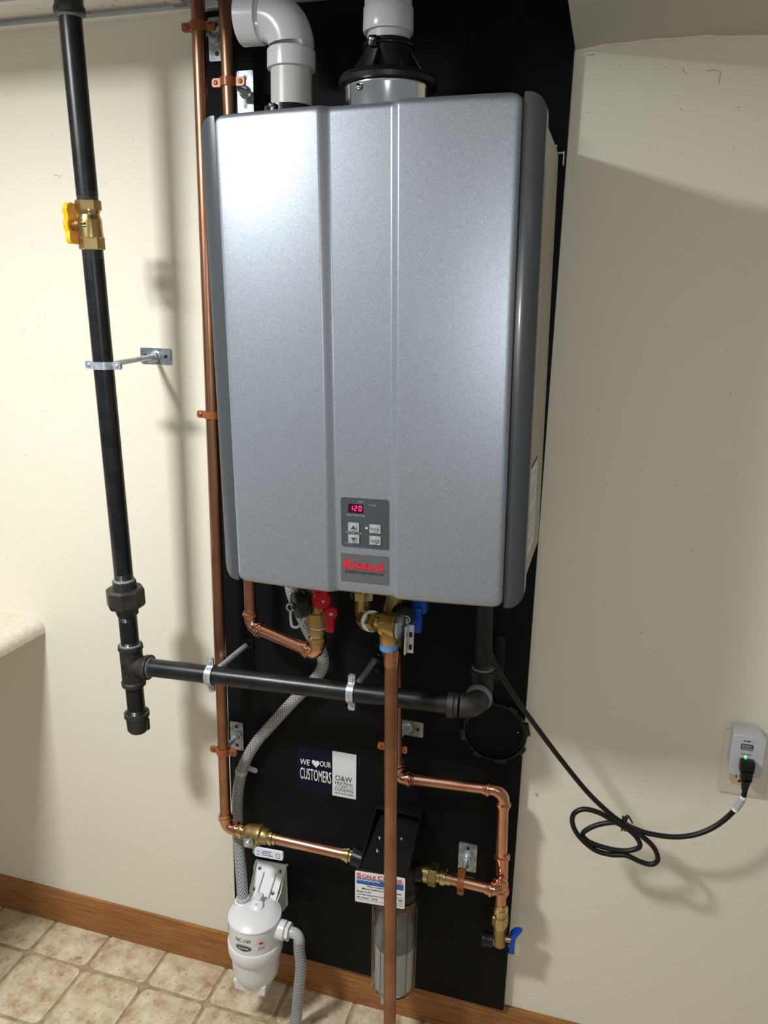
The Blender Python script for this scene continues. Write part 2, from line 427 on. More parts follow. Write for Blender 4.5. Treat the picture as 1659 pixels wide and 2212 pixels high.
# suspended ceiling: tiles, tees and the wall angle; open above the pipes
CE = 2.003
ceiling = structure(MB().box((0.2, -1.7, CE + 0.33), (4.5, 3.6, 0.02)).build('ceiling', 'plenum_dark'))
def ceil_part(name, c, d, m):
    MB().box(c, d, 0.0006).build(name, m, ceiling, org=(0, 0, 0))
ceil_part('ceiling_tile', (-0.51, -0.034, CE + 0.006), (0.62, 0.062, 0.012), 'ceiling_tile')
ceil_part('ceiling_tile', (-1.13, -0.034, CE + 0.006), (0.58, 0.062, 0.012), 'ceiling_tile')
for k in range(5):
    ceil_part('ceiling_tile', (-1.68, -0.39 - 0.62 * k, CE + 0.006), (0.46, 0.59, 0.012), 'ceiling_tile')
    if k != 1: ceil_part('ceiling_tile', (-0.51, -0.39 - 0.62 * k, CE + 0.006), (0.59, 0.59, 0.012), 'ceiling_tile')
    ceil_part('ceiling_tile', (-1.13, -0.39 - 0.62 * k, CE + 0.006), (0.59, 0.59, 0.012), 'ceiling_tile')
    if k: ceil_part('ceiling_tile', (0.12, -0.39 - 0.62 * k, CE + 0.006), (0.59, 0.59, 0.012), 'ceiling_tile')
ceil_part('ceiling_tile', (0.165, -0.025, CE + 0.006), (0.59, 0.045, 0.012), 'ceiling_tile')
# recessed luminaire housing in the open bay
ceil_part('luminaire_housing', (-0.51, -1.01, CE + 0.11), (0.60, 0.60, 0.006), 'grid_metal')
for dx, dy in ((-1, 0), (1, 0), (0, -1), (0, 1)):
    ceil_part('luminaire_housing', (-0.51 + dx * 0.297, -1.01 + dy * 0.297, CE + 0.055), (0.006 if dx else 0.6, 0.006 if dy else 0.6, 0.11), 'grid_metal')
for k in range(6): ceil_part('ceiling_tee', (-0.75, -0.078 - 0.62 * k, CE - 0.001), (1.45, 0.025, 0.004), 'grid_metal')
ceil_part('ceiling_tee', (-0.197, -1.7, CE - 0.0015), (0.025, 3.4, 0.004), 'grid_metal')
ceil_part('ceiling_tee', (-0.82, -1.7, CE - 0.0015), (0.025, 3.4, 0.004), 'grid_metal')
ceil_part('wall_angle', (-0.55, -0.0007, 1.9975), (1.9, 0.0014, 0.018), 'grid_metal')
ceil_part('wall_angle', (-0.55, -0.010, 1.9895), (1.9, 0.02, 0.0014), 'grid_metal')
# soffit lower than the ceiling, its lower edge uneven along the wall
sf = MB(); xs = [0.4655 + 0.02 * i for i in range(95)]
vs = []
def zs(x):
    t = (x - 0.4655) / 0.27
    return 1.8925 + (0.0085 * math.sin(PI * min(max(t, 0), 1)) ** 0.7 if 0 <= t <= 1 else 0.0) + 0.0008 * math.sin(x * 90)
for x in xs: vs += [(x, 0.001, zs(x)), (x, -0.02, 1.8935 + (zs(x) - 1.8935) * 0.4), (x, -3.42, 1.893), (x, -3.42, 2.25), (x, 0.001, 2.25)]
fs = [(5 * i + j, 5 * i + (j + 1) % 5, 5 * i + 5 + (j + 1) % 5, 5 * i + 5 + j) for i in range(len(xs) - 1) for j in range(5)] + [(0, 1, 2, 3, 4)]
sf.add(vs, fs); structure(sf.build('wall_soffit', 'soffit_paint', angle=30))
bead = MB(); bead.tube([(x, -0.002, zs(x) - 0.0012 + 0.0008 * math.sin(x * 61)) for x in xs[:22]], [0.003 + 0.0012 * math.sin(x * 130) for x in xs[:22]], 8)
structure(bead.build('trim_1', 'wall_paint'))

# black plywood backer board, with its few visible screws
board = thing('backer_board', (0.157, -0.009, 0.0917), 'tall matte black plywood panel fixed to the cream wall behind the heater', 'board')
MB().box((0.157, -0.0092, 1.038), (0.615, 0.0176, 1.8925), 0.0012).build('panel', 'black_paint', board)
for p in ((0.4050, -0.0180, 0.9162), (0.0657, -0.0180, 0.7555), (-0.0208, -0.0180, 0.3324), (0.0562, -0.0180, 0.9260), (0.4795, -0.0180, 0.6320)):
    s = MB(); s.lathe((p[0], BOARD + 0.0005, p[2]), -Y, [(0, 0.0032), (0.0012, 0.0030), (0.002, 0.0018)], 10); s.build('screw', 'zinc', board)

# countertop on the wall beside the gas pipe
ct = MB(); pr = []
for i in range(9):
    a = PI / 2 - PI / 2 * i / 8; pr.append((-0.634 + 0.024 * math.cos(a), 0.797 + 0.024 * math.sin(a)))
pr += [(-0.610, 0.789), (-1.6, 0.789), (-1.6, 0.821)]
ct.sheet(pr, lambda u, w, t: Vector((u, -0.0005 - t, w)), 0, 0.58)
single('countertop', ct, 'laminate', (-0.9, -0.28, 0.8), 'pale beige countertop with a rounded end, mounted on the cream wall', 'countertop')

# ------------------------------------------------------------------ tankless water heater
heater = thing('water_heater', (0.0011, 0.0, 1.0931), 'large silver tankless water heater with a control panel, hung on the black board', 'water heater', rot=(0.00693, -0.01941, -0.00385))
HP = lambda u, w, t: Vector((u, -t, w))        # heater: across, up, out from the wall
HW, HH = 0.470, 0.666
MB().sheet(rrect(0.003, 0.467, 0.004, 0.662, 0.03, 6), HP, 0.045, 0.283).build('casing', 'casing', heater)
# side features
sd = MB(); sd.box((0.4675, -0.16, 0.34), (0.003, 0.16, 0.52), 0.0012); sd.build('side_panel', 'casing', heater)
sd = MB(); sd.box((0.4692, -0.215, 0.131), (0.0006, 0.10, 0.13)); st = sd.build('rating_label', 'paper', heater)
k = MB(); k.box((0.4696, -0.215, 0.197), (0.0004, 0.10, 0.003)); k.build('label_border', 'ink_dark', st)
for i, (z, w) in enumerate(((0.18, 0.03), (0.165, 0.06), (0.155, 0.075), (0.145, 0.07), (0.128, 0.08), (0.118, 0.075), (0.108, 0.08), (0.098, 0.06), (0.085, 0.07))):
    k = MB(); k.box((0.4696, -0.225 + (0.08 - w) / 2, z), (0.0004, w, 0.003)); k.build('label_line', 'ink_grey', st)
MB().sheet([(0.03, 0.615), (0.462, 0.615), (0.462, 0.655), (0.03, 0.655)], HP, 0.0185, 0.0225).build('wall_bracket', 'zinc_plate', heater)
k = MB(); k.box((0.469, -0.030, 0.641), (0.010, 0.012, 0.0016)); k.box((0.4735, -0.0265, 0.634), (0.0016, 0.010, 0.020)); k.build('bracket_tab', 'zinc', heater)
MB().sheet([(0.03, 0.03), (0.44, 0.03), (0.44, 0.045), (0.03, 0.045)], HP, 0.0185, 0.05).build('rear_rail', 'zinc_plate', heater)
# dark trims on both sides
def trim(side):
    f = lambda u: u if side < 0 else HW - u
    ro = 0.022; mb = MB(); vs = []; fs = []
    cols = [0.0, 0.0006, 0.0016, 0.003, 0.005, 0.0075, 0.0105, 0.014, 0.018, 0.022, 0.0268]; nc = len(cols)
    fr = lambda u: 0.284 + 0.0108 * (1 - (1 - u / 0.0268) ** 2.2)
    rows = [0.0, 0.25, 0.5, 0.75, 1.0]
    for u in cols:
        cut = ro - math.sqrt(max(ro * ro - (ro - u) ** 2, 0)) if u < ro else 0.0
        lo, hi = cut, HH - cut
        for t_ in rows: vs.append(HP(f(u), lo + (hi - lo) * t_, fr(u)))
        vs.append(HP(f(u), lo, 0.262)); vs.append(HP(f(u), hi, 0.262))
    n = len(rows) + 2
    for c in range(nc - 1):
        a, b_ = c * n, (c + 1) * n
        for r in range(len(rows) - 1): fs.append((a + r, b_ + r, b_ + r + 1, a + r + 1))
        fs.append((a, a + n - 2, b_ + n - 2, b_)); fs.append((a + n - 3, b_ + n - 3, b_ + n - 1, a + n - 1))
    for c in (0, nc - 1):
        a = c * n; fs.append(tuple(a + r for r in range(len(rows))) + (a + n - 1, a + n - 2))
    mb.add(vs, fs); return mb.build('side_trim', 'trim_grey', heater, angle=40)
trim(-1); trim(1)
MB().sheet([(0.0262, 0.004), (0.4438, 0.004), (0.4438, 0.662), (0.0262, 0.662)], HP, 0.262, 0.2865).build('shadow_gap', 'black_plastic', heater)
# silver front: gently bowed, with a channel sunk between two bends
def front_d(u):
    a = abs(u - 0.235) / 0.208
    bow = 0.3130 - 0.0110 * a ** 2.4
    c = 0.3035
    def sm(t): t = min(max(t, 0), 1); return 0.75 * t + 0.25 * t * t * (3 - 2 * t)
    if u < 0.235: k = sm((u - 0.1825) / (0.1955 - 0.1825))
    else: k = sm((0.2905 - u) / (0.2905 - 0.2790))
    return bow + (c - bow) * k
us = [0.0, 0.003, 0.008, 0.018, 0.035, 0.06, 0.09, 0.12, 0.145, 0.1515]
U0, U1 = 0.0282, 0.4418
ucols = sorted(set([round(v, 5) for v in
    [0.0282, 0.0287, 0.0297, 0.0312, 0.0335, 0.037, 0.05, 0.07, 0.09, 0.11, 0.13, 0.15, 0.165, 0.175, 0.181] + [0.1825 + 0.013 * i / 8 for i in range(9)] + [0.197, 0.21, 0.235, 0.26, 0.2775] +
    [0.2790 + 0.0115 * i / 8 for i in range(9)] + [0.292, 0.3, 0.31, 0.33, 0.35, 0.37, 0.39, 0.41, 0.425, 0.433, 0.4365, 0.4388, 0.4403, 0.4413, 0.4418]]))
RE = 0.008
def edge_drop(x, r):
    if x >= r: return 0.0
    q = r - x; return r - math.sqrt(max(r * r - q * q, 0))
wrows = [0, 0.0004, 0.0012, 0.0025, 0.0045, 0.007, 0.010, 0.0145] + [0.02 + 0.626 * i / 24 for i in range(25)] + [0.6515, 0.656, 0.659, 0.6615, 0.6635, 0.6648, 0.6656, 0.666]
fp = MB(); nu = len(ucols); vs = []
for w in wrows:
    dw = min(w, HH - w); rc = 0.014
    ins = edge_drop(dw, rc)
    for u in ucols:
        t = (u - U0) / (U1 - U0); uu = U0 + ins + t * (U1 - U0 - 2 * ins)
        du = min(u - U0, U1 - u)
        d = front_d(uu) - edge_drop(dw, 0.010) - edge_drop(du, RE) * 0.9
        vs.append(HP(uu, w, d))
fs = [(i * nu + j, i * nu + j + 1, (i + 1) * nu + j + 1, (i + 1) * nu + j) for i in range(len(wrows) - 1) for j in range(nu - 1)]
fp.add(vs, fs)
# skirt back to the casing
nr = len(wrows); loop = [j for j in range(nu)] + [i * nu + nu - 1 for i in range(1, nr)] + [(nr - 1) * nu + j for j in range(nu - 2, -1, -1)] + [i * nu for i in range(nr - 2, 0, -1)]
sk = [Vector((fp.v[i][0], -0.275, fp.v[i][2])) for i in loop]; k0 = len(fp.v); fp.v += [tuple(p) for p in sk]
fp.f += [(loop[i], loop[(i + 1) % len(loop)], k0 + (i + 1) % len(loop), k0 + i) for i in range(len(loop))]
fp.build('front_panel', 'silver_paint', heater, angle=50)

# control panel
PF = 0.3035
cp = MB().sheet(rrect(0.2040, 0.2742, 0.0755, 0.1480, 0.003), HP, PF - 0.001, PF + 0.0012).build('control_panel', 'panel_grey', heater)
bz = MB(); ol = rrect(0.2032, 0.2750, 0.0747, 0.1488, 0.0035); bz.tube([HP(u, w, PF + 0.0004) for u, w in ol] + [HP(*ol[0], PF + 0.0004)], 0.0008, 6, caps=False); bz.build('bezel', 'logo_plate', cp)
T = PF + 0.0013
dp = MB().sheet([(0.2147, 0.1270), (0.2370, 0.1270), (0.2370, 0.1398), (0.2147, 0.1398)], HP, T, T + 0.0004).build('display', 'led_window', cp)
SEG = {'a': (0.5, 1, 'h'), 'b': (1, 0.75, 'v'), 'c': (1, 0.25, 'v'), 'd': (0.5, 0, 'h'), 'e': (0, 0.25, 'v'), 'f': (0, 0.75, 'v'), 'g': (0.5, 0.5, 'h')}
for dg, ox in (('bc', 0.2185), ('abged', 0.2238), ('abcdef', 0.2306)):
    mb = MB()
    for s in dg:
        x, y, o = SEG[s]; dwid, dh = 0.0036, 0.0072
        cx = ox + x * dwid + (0.0006 * y); cy = 0.1302 + y * dh
        if ox < 0.22: cx = ox + 0.0022 + 0.0006 * y
        sx, sy = ((0.0026, 0.0009) if o == 'h' else (0.0009, 0.0030))
        mb.box(HP(cx, cy, T + 0.0006), (sx, 0.0003, sy))
    mb.build('digit', 'led_red', cp)
def hplace(u, w): return lambda a, b_, t: HP(u + a, w + b_, T + t)
lettering('F/C', 0.0075, 0.0028, hplace(0.2298, 0.1422), parent=cp, m='ink_grey')
lettering('In Use', 0.0098, 0.0029, hplace(0.2465, 0.1388), parent=cp, m='ink_grey')
lettering('Approx Water Temp.', 0.0285, 0.0038, hplace(0.2118, 0.1212), parent=cp, m='ink_grey')
lettering('Hot water temp.', 0.0245, 0.0034, hplace(0.2108, 0.0951), parent=cp, m='ink_grey')
lettering('MC-91-2US-S', 0.0130, 0.0017, hplace(0.2080, 0.0788), parent=cp, m='ink_grey')
def button(u, w, sym, txt=None):
    bt = MB().sheet(rrect(u - 0.0085, u + 0.0085, w - 0.0066, w + 0.0066, 0.0008, 2), HP, T - 0.0002, T + 0.0012).build('button', 'button_grey', cp)
    dm = MB(); dm.lathe(HP(u, w, T + 0.0010), -Y, [(0, 0.0055), (0.0008, 0.0052), (0.0011, 0.0044), (0.0012, 0.0)], 24, caps=False); dm.v = dm.v; dm_o = dm
    dm_o.build('button_dome', 'button_grey', cp)
    pl = lambda a, b_, t: HP(u + a, w + b_, T + 0.0023 + t)
    if sym:
        q = MB().sheet([(-0.004, -0.0026 * sym), (0.004, -0.0026 * sym), (0, 0.0032 * sym)], lambda a, b_, t: HP(u + a, w + b_, T + 0.0023 + t), 0, 0.0003); q.build('button_arrow', 'panel_grey', cp)
    else:
        lettering(txt, 0.0130, 0.0040, lambda a, b_, t: pl(a - 0.0065, b_ - 0.002, t), parent=cp, m='panel_grey', name='button_lettering')
button(0.2226, 0.1053, 1); button(0.2226, 0.0873, -1); button(0.2552, 0.1050, 0, 'Priority'); button(0.2552, 0.0875, 0, 'On/Off')
q = MB(); q.lathe(HP(0.2419, 0.1052, T), -Y, [(0, 0.0012), (0.0006, 0.0010), (0.001, 0.0004)], 12); q.build('status_led', 'led_green', cp)
# maker's plate
lp = MB().sheet(rrect(0.2016, 0.2756, 0.0199, 0.0638, 0.0008, 2), HP, PF - 0.0005, PF + 0.0007).build('maker_plate', 'logo_plate', heater)
LT = PF + 0.0008
def slab_letters():
    mb = MB(); S = 0.0021; xb, yb = 0.2057, 0.0402
    def r_(x0, x1, y0, y1): mb.sheet([(xb + x0, yb + y0), (xb + x1, yb + y0), (xb + x1, yb + y1), (xb + x0, yb + y1)], HP, LT, LT + 0.0003)
    def arc(cx, cy, rx, ry, w, a0, a1, k=10):
        o = [(xb + cx + rx * math.cos(a), yb + cy + ry * math.sin(a)) for a in [a0 + (a1 - a0) * i / k for i in range(k + 1)]]
        o2 = [(xb + cx + (rx - w) * math.cos(a), yb + cy + (ry - w) * math.sin(a)) for a in [a0 + (a1 - a0) * i / k for i in range(k + 1)]]
        for i in range(k): mb.sheet([o[i], o[i + 1], o2[i + 1], o2[i]], HP, LT, LT + 0.0003)
    H_ = 0.0145; h = 0.0095
    # R
    r_(0.0012, 0.0052, 0, H_); r_(0, 0.0064, 0, 0.0016); r_(0, 0.007, H_ - 0.0016, H_); r_(0.005, 0.0075, 0.0064, 0.008)
    arc(0.0070, H_ - 0.0040, 0.0046, 0.0040, 0.0028, -PI / 2, PI / 2)
    mb.sheet([(xb + 0.0062, yb + 0.0070), (xb + 0.0095, yb + 0.0070), (xb + 0.0128, yb + 0.0), (xb + 0.0090, yb + 0.0)], HP, LT, LT + 0.0003)
    def stem(x, dot=False):
        r_(x + 0.0010, x + 0.0046, 0, h); r_(x, x + 0.0056, 0, 0.0015); r_(x, x + 0.003, h - 0.0014, h)
        if dot: arc(x + 0.0026, h + 0.0034, 0.0017, 0.0017, 0.0016, 0, 2 * PI)
    stem(0.0148, True)
    for x in (0.0216, 0.0334):
        stem(x); r_(x + 0.0072, x + 0.0106, 0, h - 0.0026); r_(x + 0.0063, x + 0.0114, 0, 0.0015)
        arc(x + 0.0064, h - 0.0036, 0.0042, 0.0036, 0.0024, 0, PI)
    x = 0.0458
    arc(x + 0.0036, 0.0030, 0.0034, 0.0030, 0.0021, PI / 2 - 0.2, 1.5 * PI + 0.3); r_(x + 0.0056, x + 0.0090, 0, h - 0.0026); arc(x + 0.0050, h - 0.0032, 0.0040, 0.0034, 0.0022, 0, PI - 0.5)
    r_(x + 0.0030, x + 0.006, 0.0042, 0.0058); r_(x + 0.0030, x + 0.006, 0.0, 0.0016); r_(x + 0.008, x + 0.0102, 0, 0.0015)
    stem(0.0570, True)
    return mb
slab_letters().build('maker_lettering', 'ink_red', lp, flat=True)
q = MB(); q.lathe(HP(0.2712, 0.0408, LT), -Y, [(0, 0.0009), (0.0003, 0.0009)], 12); q.build('full_stop', 'ink_dark', lp)
lettering('EXPERIENCE OUR INNOVATION', 0.0600, 0.0042, lambda a, b_, t: HP(0.2075 + a, 0.0335 + b_, LT + t), parent=lp, m='ink_dark')
# intake collar on top of the casing
ic = MB(); ic.lathe((0.0815, -0.165, 0.655), Z, [(0, 0.046), (0.012, 0.046), (0.016, 0.036), (0.045, 0.0355), (0.0455, 0.031), (0.02, 0.031)], 36); ico = ic.build('intake_collar', 'black_plastic', heater)
q = MB(); q.box((0.0735, -0.202, 0.690), (0.009, 0.006, 0.016), 0.001); q.build('collar_lug', 'black_plastic', heater)
q = MB(); q.lathe((0.0705, -0.204, 0.6965), -Y, [(0, 0.0035), (0.002, 0.003), (0.003, 0.001)], 12); q.build('screw', 'chrome', heater)
# exhaust collar in polished steel
ec = MB(); ec.lathe((0.2330, -0.165, 0.650), Z, [(0, 0.0615), (0.058, 0.0615), (0.0595, 0.0622), (0.0625, 0.0622), (0.064, 0.061)], 48); ec.build('exhaust_collar', 'chrome', heater)
q = MB(); q.lathe((0.2105, -0.2232, 0.7045), Vector((-0.35, -0.94, 0)), [(0, 0.0048), (0.003, 0.0044), (0.0045, 0.002)], 12); q.build('screw', 'chrome', heater)

# ------------------------------------------------------------------ vent pipes above the heater
t = thing('vent_adapter', (0.2195, -0.165, 1.80), 'black plastic flanged vent adapter sitting on the polished steel collar', 'vent adapter')
cxv = Vector((0.2195, -0.165, 0))
b = MB(); b.lathe(cxv + Z * 1.8085, Z, [(0, 0.0625), (0.004, 0.070), (0.010, 0.0715), (0.016, 0.069), (0.018, 0.060), (0.020, 0.044), (0.024, 0.038), (0.062, 0.0345), (0.063, 0.031), (0.04, 0.031)], 44); b.build('flange', 'black_rubber', t)
for a in (-0.3, 0.9, 2.2, 3.5, 4.6, 5.4):
    dx = Vector((math.cos(a), math.sin(a), 0)); q = MB()
    pl = lambda u, w, tt, dx=dx: cxv + dx * u + Z * (1.8265 + w) + Vector((-dx.y, dx.x, 0)) * tt
    q.sheet([(0.034, 0.0), (0.058, 0.0), (0.050, 0.010), (0.036, 0.030), (0.034, 0.03)], pl, -0.0015, 0.0015); q.build('rib', 'black_plastic', t)
q = MB(); q.tube([cxv + Z * 1.8635 + Vector((math.cos(a) * 0.0362, math.sin(a) * 0.0362, 0)) for a in [2 * PI * i / 32 for i in range(33)]], 0.0022, 8, caps=False); q.build('clamp_band', 'black_plastic', t)
q = MB(); q.box(cxv + Vector((-0.012, -0.037, 1.863)), (0.012, 0.008, 0.014), 0.0015); q.build('clamp_lug', 'black_plastic', t)
q = MB(); q.lathe(cxv + Vector((-0.0125, -0.0405, 1.8655)), -Y, [(0, 0.0042), (0.002, 0.0038), (0.003, 0.001)], 12); q.build('screw', 'chrome', t)
t = thing('exhaust_pipe', (0.2185, -0.165, 1.85), 'grey-white plastic exhaust pipe rising from the black flanged adapter', 'vent pipe')
MB().tube([(0.2190, -0.165, 1.845), (0.2168, -0.165, 2.25)], 0.0302, 40).build('pipe', 'pvc_pipe', t)
b = MB(); b.lathe((0.2178, -0.165, 1.882), Z, [(0, 0.0304), (0, 0.0345), (0.004, 0.0356), (0.030, 0.0352), (0.0325, 0.0335), (0.033, 0.0304), ], 40, caps=False); b.build('coupling', 'pvc', t)
b = MB(); b.lathe((0.2172, -0.165, 1.912), Z, [(0, 0.0304), (0, 0.0333), (0.10, 0.0333), (0.10, 0.0304)], 40, caps=False); b.build('upper_socket', 'pvc', t)
t = thing('intake_elbow', (0.0705, -0.165, 1.80), 'glossy white plastic elbow pipe with its open socket over the heater top', 'vent pipe')
MB().tube([(0.0703, -0.165, 1.775), (0.0712, -0.165, 1.868)], 0.0302, 40).build('pipe', 'pvc_pipe', t)
b = MB(); b.lathe((0.0712, -0.165, 1.845), Z, [(0, 0.0303), (0, 0.0352), (0.004, 0.0356), (0.024, 0.0353), (0.026, 0.0335), (0.026, 0.0303)], 40, caps=False); b.build('socket', 'pvc', t)
ctr = Vector((0.0715, -0.165, 1.9135))
b = MB(); b.tube(bend((0.0714, -0.165, 1.868), ctr, (0.004, -0.165, 1.917), 0.040, 14), 0.0333, 40, caps=False); b.build('elbow_bend', 'pvc', t)
b = MB(); b.lathe((0.028, -0.165, 1.9155), Vector((-1, 0, 0.05)), [(0, 0.0325), (0.002, 0.0352), (0.033, 0.0362), (0.0335, 0.031), (0.004, 0.0302)], 40, caps=False); b.build('open_socket', 'pvc', t)
q = MB(); q.lathe((-0.0005, -0.1985, 1.934), Vector((-0.05, -0.9, 0.42)), [(0, 0.0042), (0.0025, 0.0036), (0.0035, 0.001)], 12); q.build('screw', 'thread_steel', t)

# ------------------------------------------------------------------ pipe hangers
def hanger(name, P, axis, ear, r, base, plate, label, strap, platem, rodr=0.0045, group=None, w=0.013, plate_round=0.003, nut=True, holes=True, earlen=0.0180):
    """P pipe centre; axis along pipe; ear: direction of the two ears; base: point on the mounting face; plate (sx, sz)"""
    P, axis, ear, base = V3(P), V3(axis).normalized(), V3(ear).normalized(), V3(base)
    t = thing(name, base, label, 'pipe hanger', group)
    if plate:
        pl = plane_place(base, X, Z)
        MB().sheet(rrect(-plate[0] / 2, plate[0] / 2, -plate[1] / 2, plate[1] / 2, plate_round, 4), pl, -0.0002, 0.0026).build('mounting_plate', platem, t)
        if holes:
            for s in (-1, 1):
                q = MB(); c = base + ((Z if plate[1] > plate[0] else X) * s * max(plate) * 0.33)
                q.lathe(c - Y * 0.0024, -Y, [(0, 0.0038), (0.0006, 0.0038)], 16); q.build('screw_hole', 'black_plastic', t)
        if nut:
            q = MB(); q.lathe(base - Y * 0.002, -Y, [(0, 0.0105), (0.002, 0.0105), (0.003, 0.0085), (0.010, 0.0075), (0.0105, 0.005)], 20); q.build('flange_nut', 'zinc' if platem != 'black_paint' else 'black_plastic', t)
    back = P + Y * (r + 0.001)
    MB().tube([base - Y * 0.002, back], rodr, 14).build('rod', 'zinc', t)
    c = MB(); ro = r + 0.0028
    c.lathe(P - axis * w / 2, axis, [(0, r + 0.0002), (0, ro), (w, ro), (w, r + 0.0002)], 32, caps=False)
    dep = axis.cross(ear).normalized(); dep = dep if dep.y < 0 else -dep
    for s in (-1, 1):
        pl = lambda a, b_, tt, s=s: P + ear * s * (r + a) + axis * b_ + dep * tt
        ol = [(0.0, -w / 2), (earlen - 0.0025, -w / 2), (earlen, -w / 2 + 0.0025), (earlen, w / 2 - 0.0025), (earlen - 0.0025, w / 2), (0.0, w / 2)]
        c.sheet(ol, pl, -0.0028, 0.0028)
    co = c.build('clamp', strap, t, angle=30)
    for s in (-1, 1):
        q = MB(); q.lathe(P + ear * s * (r + earlen * 0.6) + dep * 0.0026, dep, [(0, 0.0036), (0.0016, 0.0032), (0.0024, 0.0012)], 12)
        q.build('screw', 'zinc' if strap == 'zinc' else 'copper_old', co)
    return t
bf = lambda P: (P[0], BOARD, P[2])
RC = 0.0111     # 3/4 inch copper tube
RG = 0.0172     # gas pipe
p = (-0.1240, -0.0800, 1.9407); hanger('pipe_hanger', p, Z, X, RC, bf(p), (0.030, 0.066), 'orange copper-coated pipe hanger nearest the ceiling, on the outer copper riser', 'orange_coat', 'zinc_plate')
p = (-0.0737, -0.0800, 1.8577); hanger('pipe_hanger', p, Z, X, RC, bf(p), (0.030, 0.066), 'orange copper-coated pipe hanger just above the heater corner, on the inner copper riser', 'orange_coat', 'zinc_plate')
p = (-0.1269, -0.0800, 1.3171); hanger('pipe_hanger', p, Z, X, RC, bf(p), (0.030, 0.066), 'orange copper-coated pipe hanger half hidden beside the heater casing', 'orange_coat', 'zinc_plate')
p = (-0.1302, -0.0800, 0.6286); hanger('pipe_hanger', p, Z, X, RC, bf(p), (0.030, 0.066), 'orange copper-coated pipe hanger below the black gas pipe, on the outer copper riser', 'orange_coat', 'zinc_plate')
p = (0.2251, -0.0720, 0.6997); hanger('pipe_hanger', p, Z, X, RC, (0.2399, -0.0180, 0.7156), (0.066, 0.032), 'orange copper-coated pipe hanger with sideways plate behind the long copper discharge pipe', 'orange_coat', 'zinc_plate')
p = (0.3724, -0.0900, 0.4494); hanger('pipe_hanger', p, Vector((0.4118, -0.0900, 0.4484)) - Vector((0.3215, -0.0900, 0.4507)), Z, RC, bf(p), (0.037, 0.064), 'orange copper-coated upright pipe hanger beside the clear water filter', 'orange_coat', 'zinc_plate', earlen=0.018)
p = (-0.2823, -0.1706, 1.4054); hanger('pipe_hanger', p, Z, X, RG, (-0.2855, 0.0000, 1.4123), (0.067, 0.030), 'zinc pipe hanger on the cream wall holding the upright black gas pipe', 'zinc', 'zinc_plate', rodr=0.005)
ga = Vector((0.1630, -0.1348, 0.8382)) - Vector((-0.1140, -0.1456, 0.8332))
p = (-0.1140, -0.1456, 0.8332); hanger('pipe_hanger', p, ga, Z, RG, (-0.0979, -0.0180, 0.8456), (0.024, 0.078), 'zinc pipe hanger gripping the level gas pipe in front of the copper riser', 'zinc', 'black_paint', rodr=0.0055, plate_round=0.0118)
p = (0.1630, -0.1348, 0.8382); hanger('pipe_hanger', p, ga, Z, RG, (0.1748, -0.0180, 0.8552), (0.026, 0.078), 'zinc pipe hanger gripping the level gas pipe below the relief valve', 'zinc', 'black_paint', rodr=0.0055, plate_round=0.0125)

# ------------------------------------------------------------------ black gas line
gd = (Vector((-0.2806, -0.1500, 0.7666)) - Vector((-0.2835, -0.1843, 1.8282))).normalized(); gu = -gd
gl = thing('gas_line', (-0.2808, -0.1521, 0.8302), 'black iron gas line with union, tee and elbows crossing in front of the board', 'gas pipe')
def pipe_run(parent, a, b_, r, m, name='pipe', n=24): return MB().tube([a, b_], r, n).build(name, m, parent)
up = thing('gas_riser', (-0.2833, -0.1822, 1.7620), 'upper black iron gas pipe dropping from the ceiling to the brass valve', 'gas pipe')
pipe_run(up, (-0.2838, -0.1878, 1.9363), (-0.2831, -0.1794, 1.6768), RG, 'black_iron')
q = MB(); thread(q, (-0.2831, -0.1796, 1.6838), gd, 0.015, RG); q.build('thread', 'thread_steel', up)
q = MB(); a = V3((-0.2838, -0.1878, 1.9357)); q.lathe(a, gu, [(-0.003, RG), (-0.001, 0.021), (0.0, 0.0232), (0.006, 0.0240), (0.010, 0.0225), (0.012, 0.0212), (0.05, 0.0212)], 28); q.build('fitting', 'cast_iron', up)
q = MB(); q.lathe(V3((-0.2838, -0.1877, 1.9338)), gu, [(-0.003, RG + 0.0002), (0, 0.0196), (0.004, 0.0205)], 28); q.build('sealant_ring', 'sealant', up)
pipe_run(gl, (-0.2829, -0.1768, 1.5955), (-0.2813, -0.1578, 1.0085), RG, 'black_iron', 'riser_pipe')
for tp, ln in (((-0.2829, -0.1767, 1.5933), 0.016), ((-0.2813, -0.1582, 1.0215), 0.014), ((-0.2811, -0.1555, 0.9377), 0.012), ((-0.2809, -0.1538, 0.8826), 0.013), ((-0.2807, -0.1507, 0.7890), 0.008), ((-0.2805, -0.1490, 0.7358), 0.016)):
    q = MB(); thread(q, tp, gd, ln, RG); q.build('thread', 'thread_steel', gl)
# union
a, b_, c_, d_ = [V3((-0.2813, -0.1578, 1.0085)), V3((-0.2812, -0.1573, 0.9926)), V3((-0.2811, -0.1561, 0.9549)), V3((-0.2811, -0.1555, 0.9367))]
q = MB(); q.lathe(a, gd, [(0, 0.0205), (0.002, 0.0222), ((b_ - a).length + 0.004, 0.0222)], 8); un = q.build('union', 'cast_iron', gl, angle=20)
q = MB(); q.lathe(b_, gd, [(0, 0.031), (0.004, 0.0355), ((c_ - b_).length - 0.005, 0.0355), ((c_ - b_).length, 0.0325)], 8); q.build('union_nut', 'cast_iron', un, angle=20)
q = MB(); q.lathe(c_ - gd * 0.003, gd, [(0, 0.0215), ((d_ - c_).length, 0.0212), ((d_ - c_).length + 0.002, 0.019)], 8); q.build('union_tail', 'cast_iron', un, angle=20)
q = MB(); q.lathe(a - gd * 0.001, gd, [(-0.0015, RG), (0, 0.0195), (0.002, 0.0205)], 24); q.build('sealant_ring', 'sealant', un)
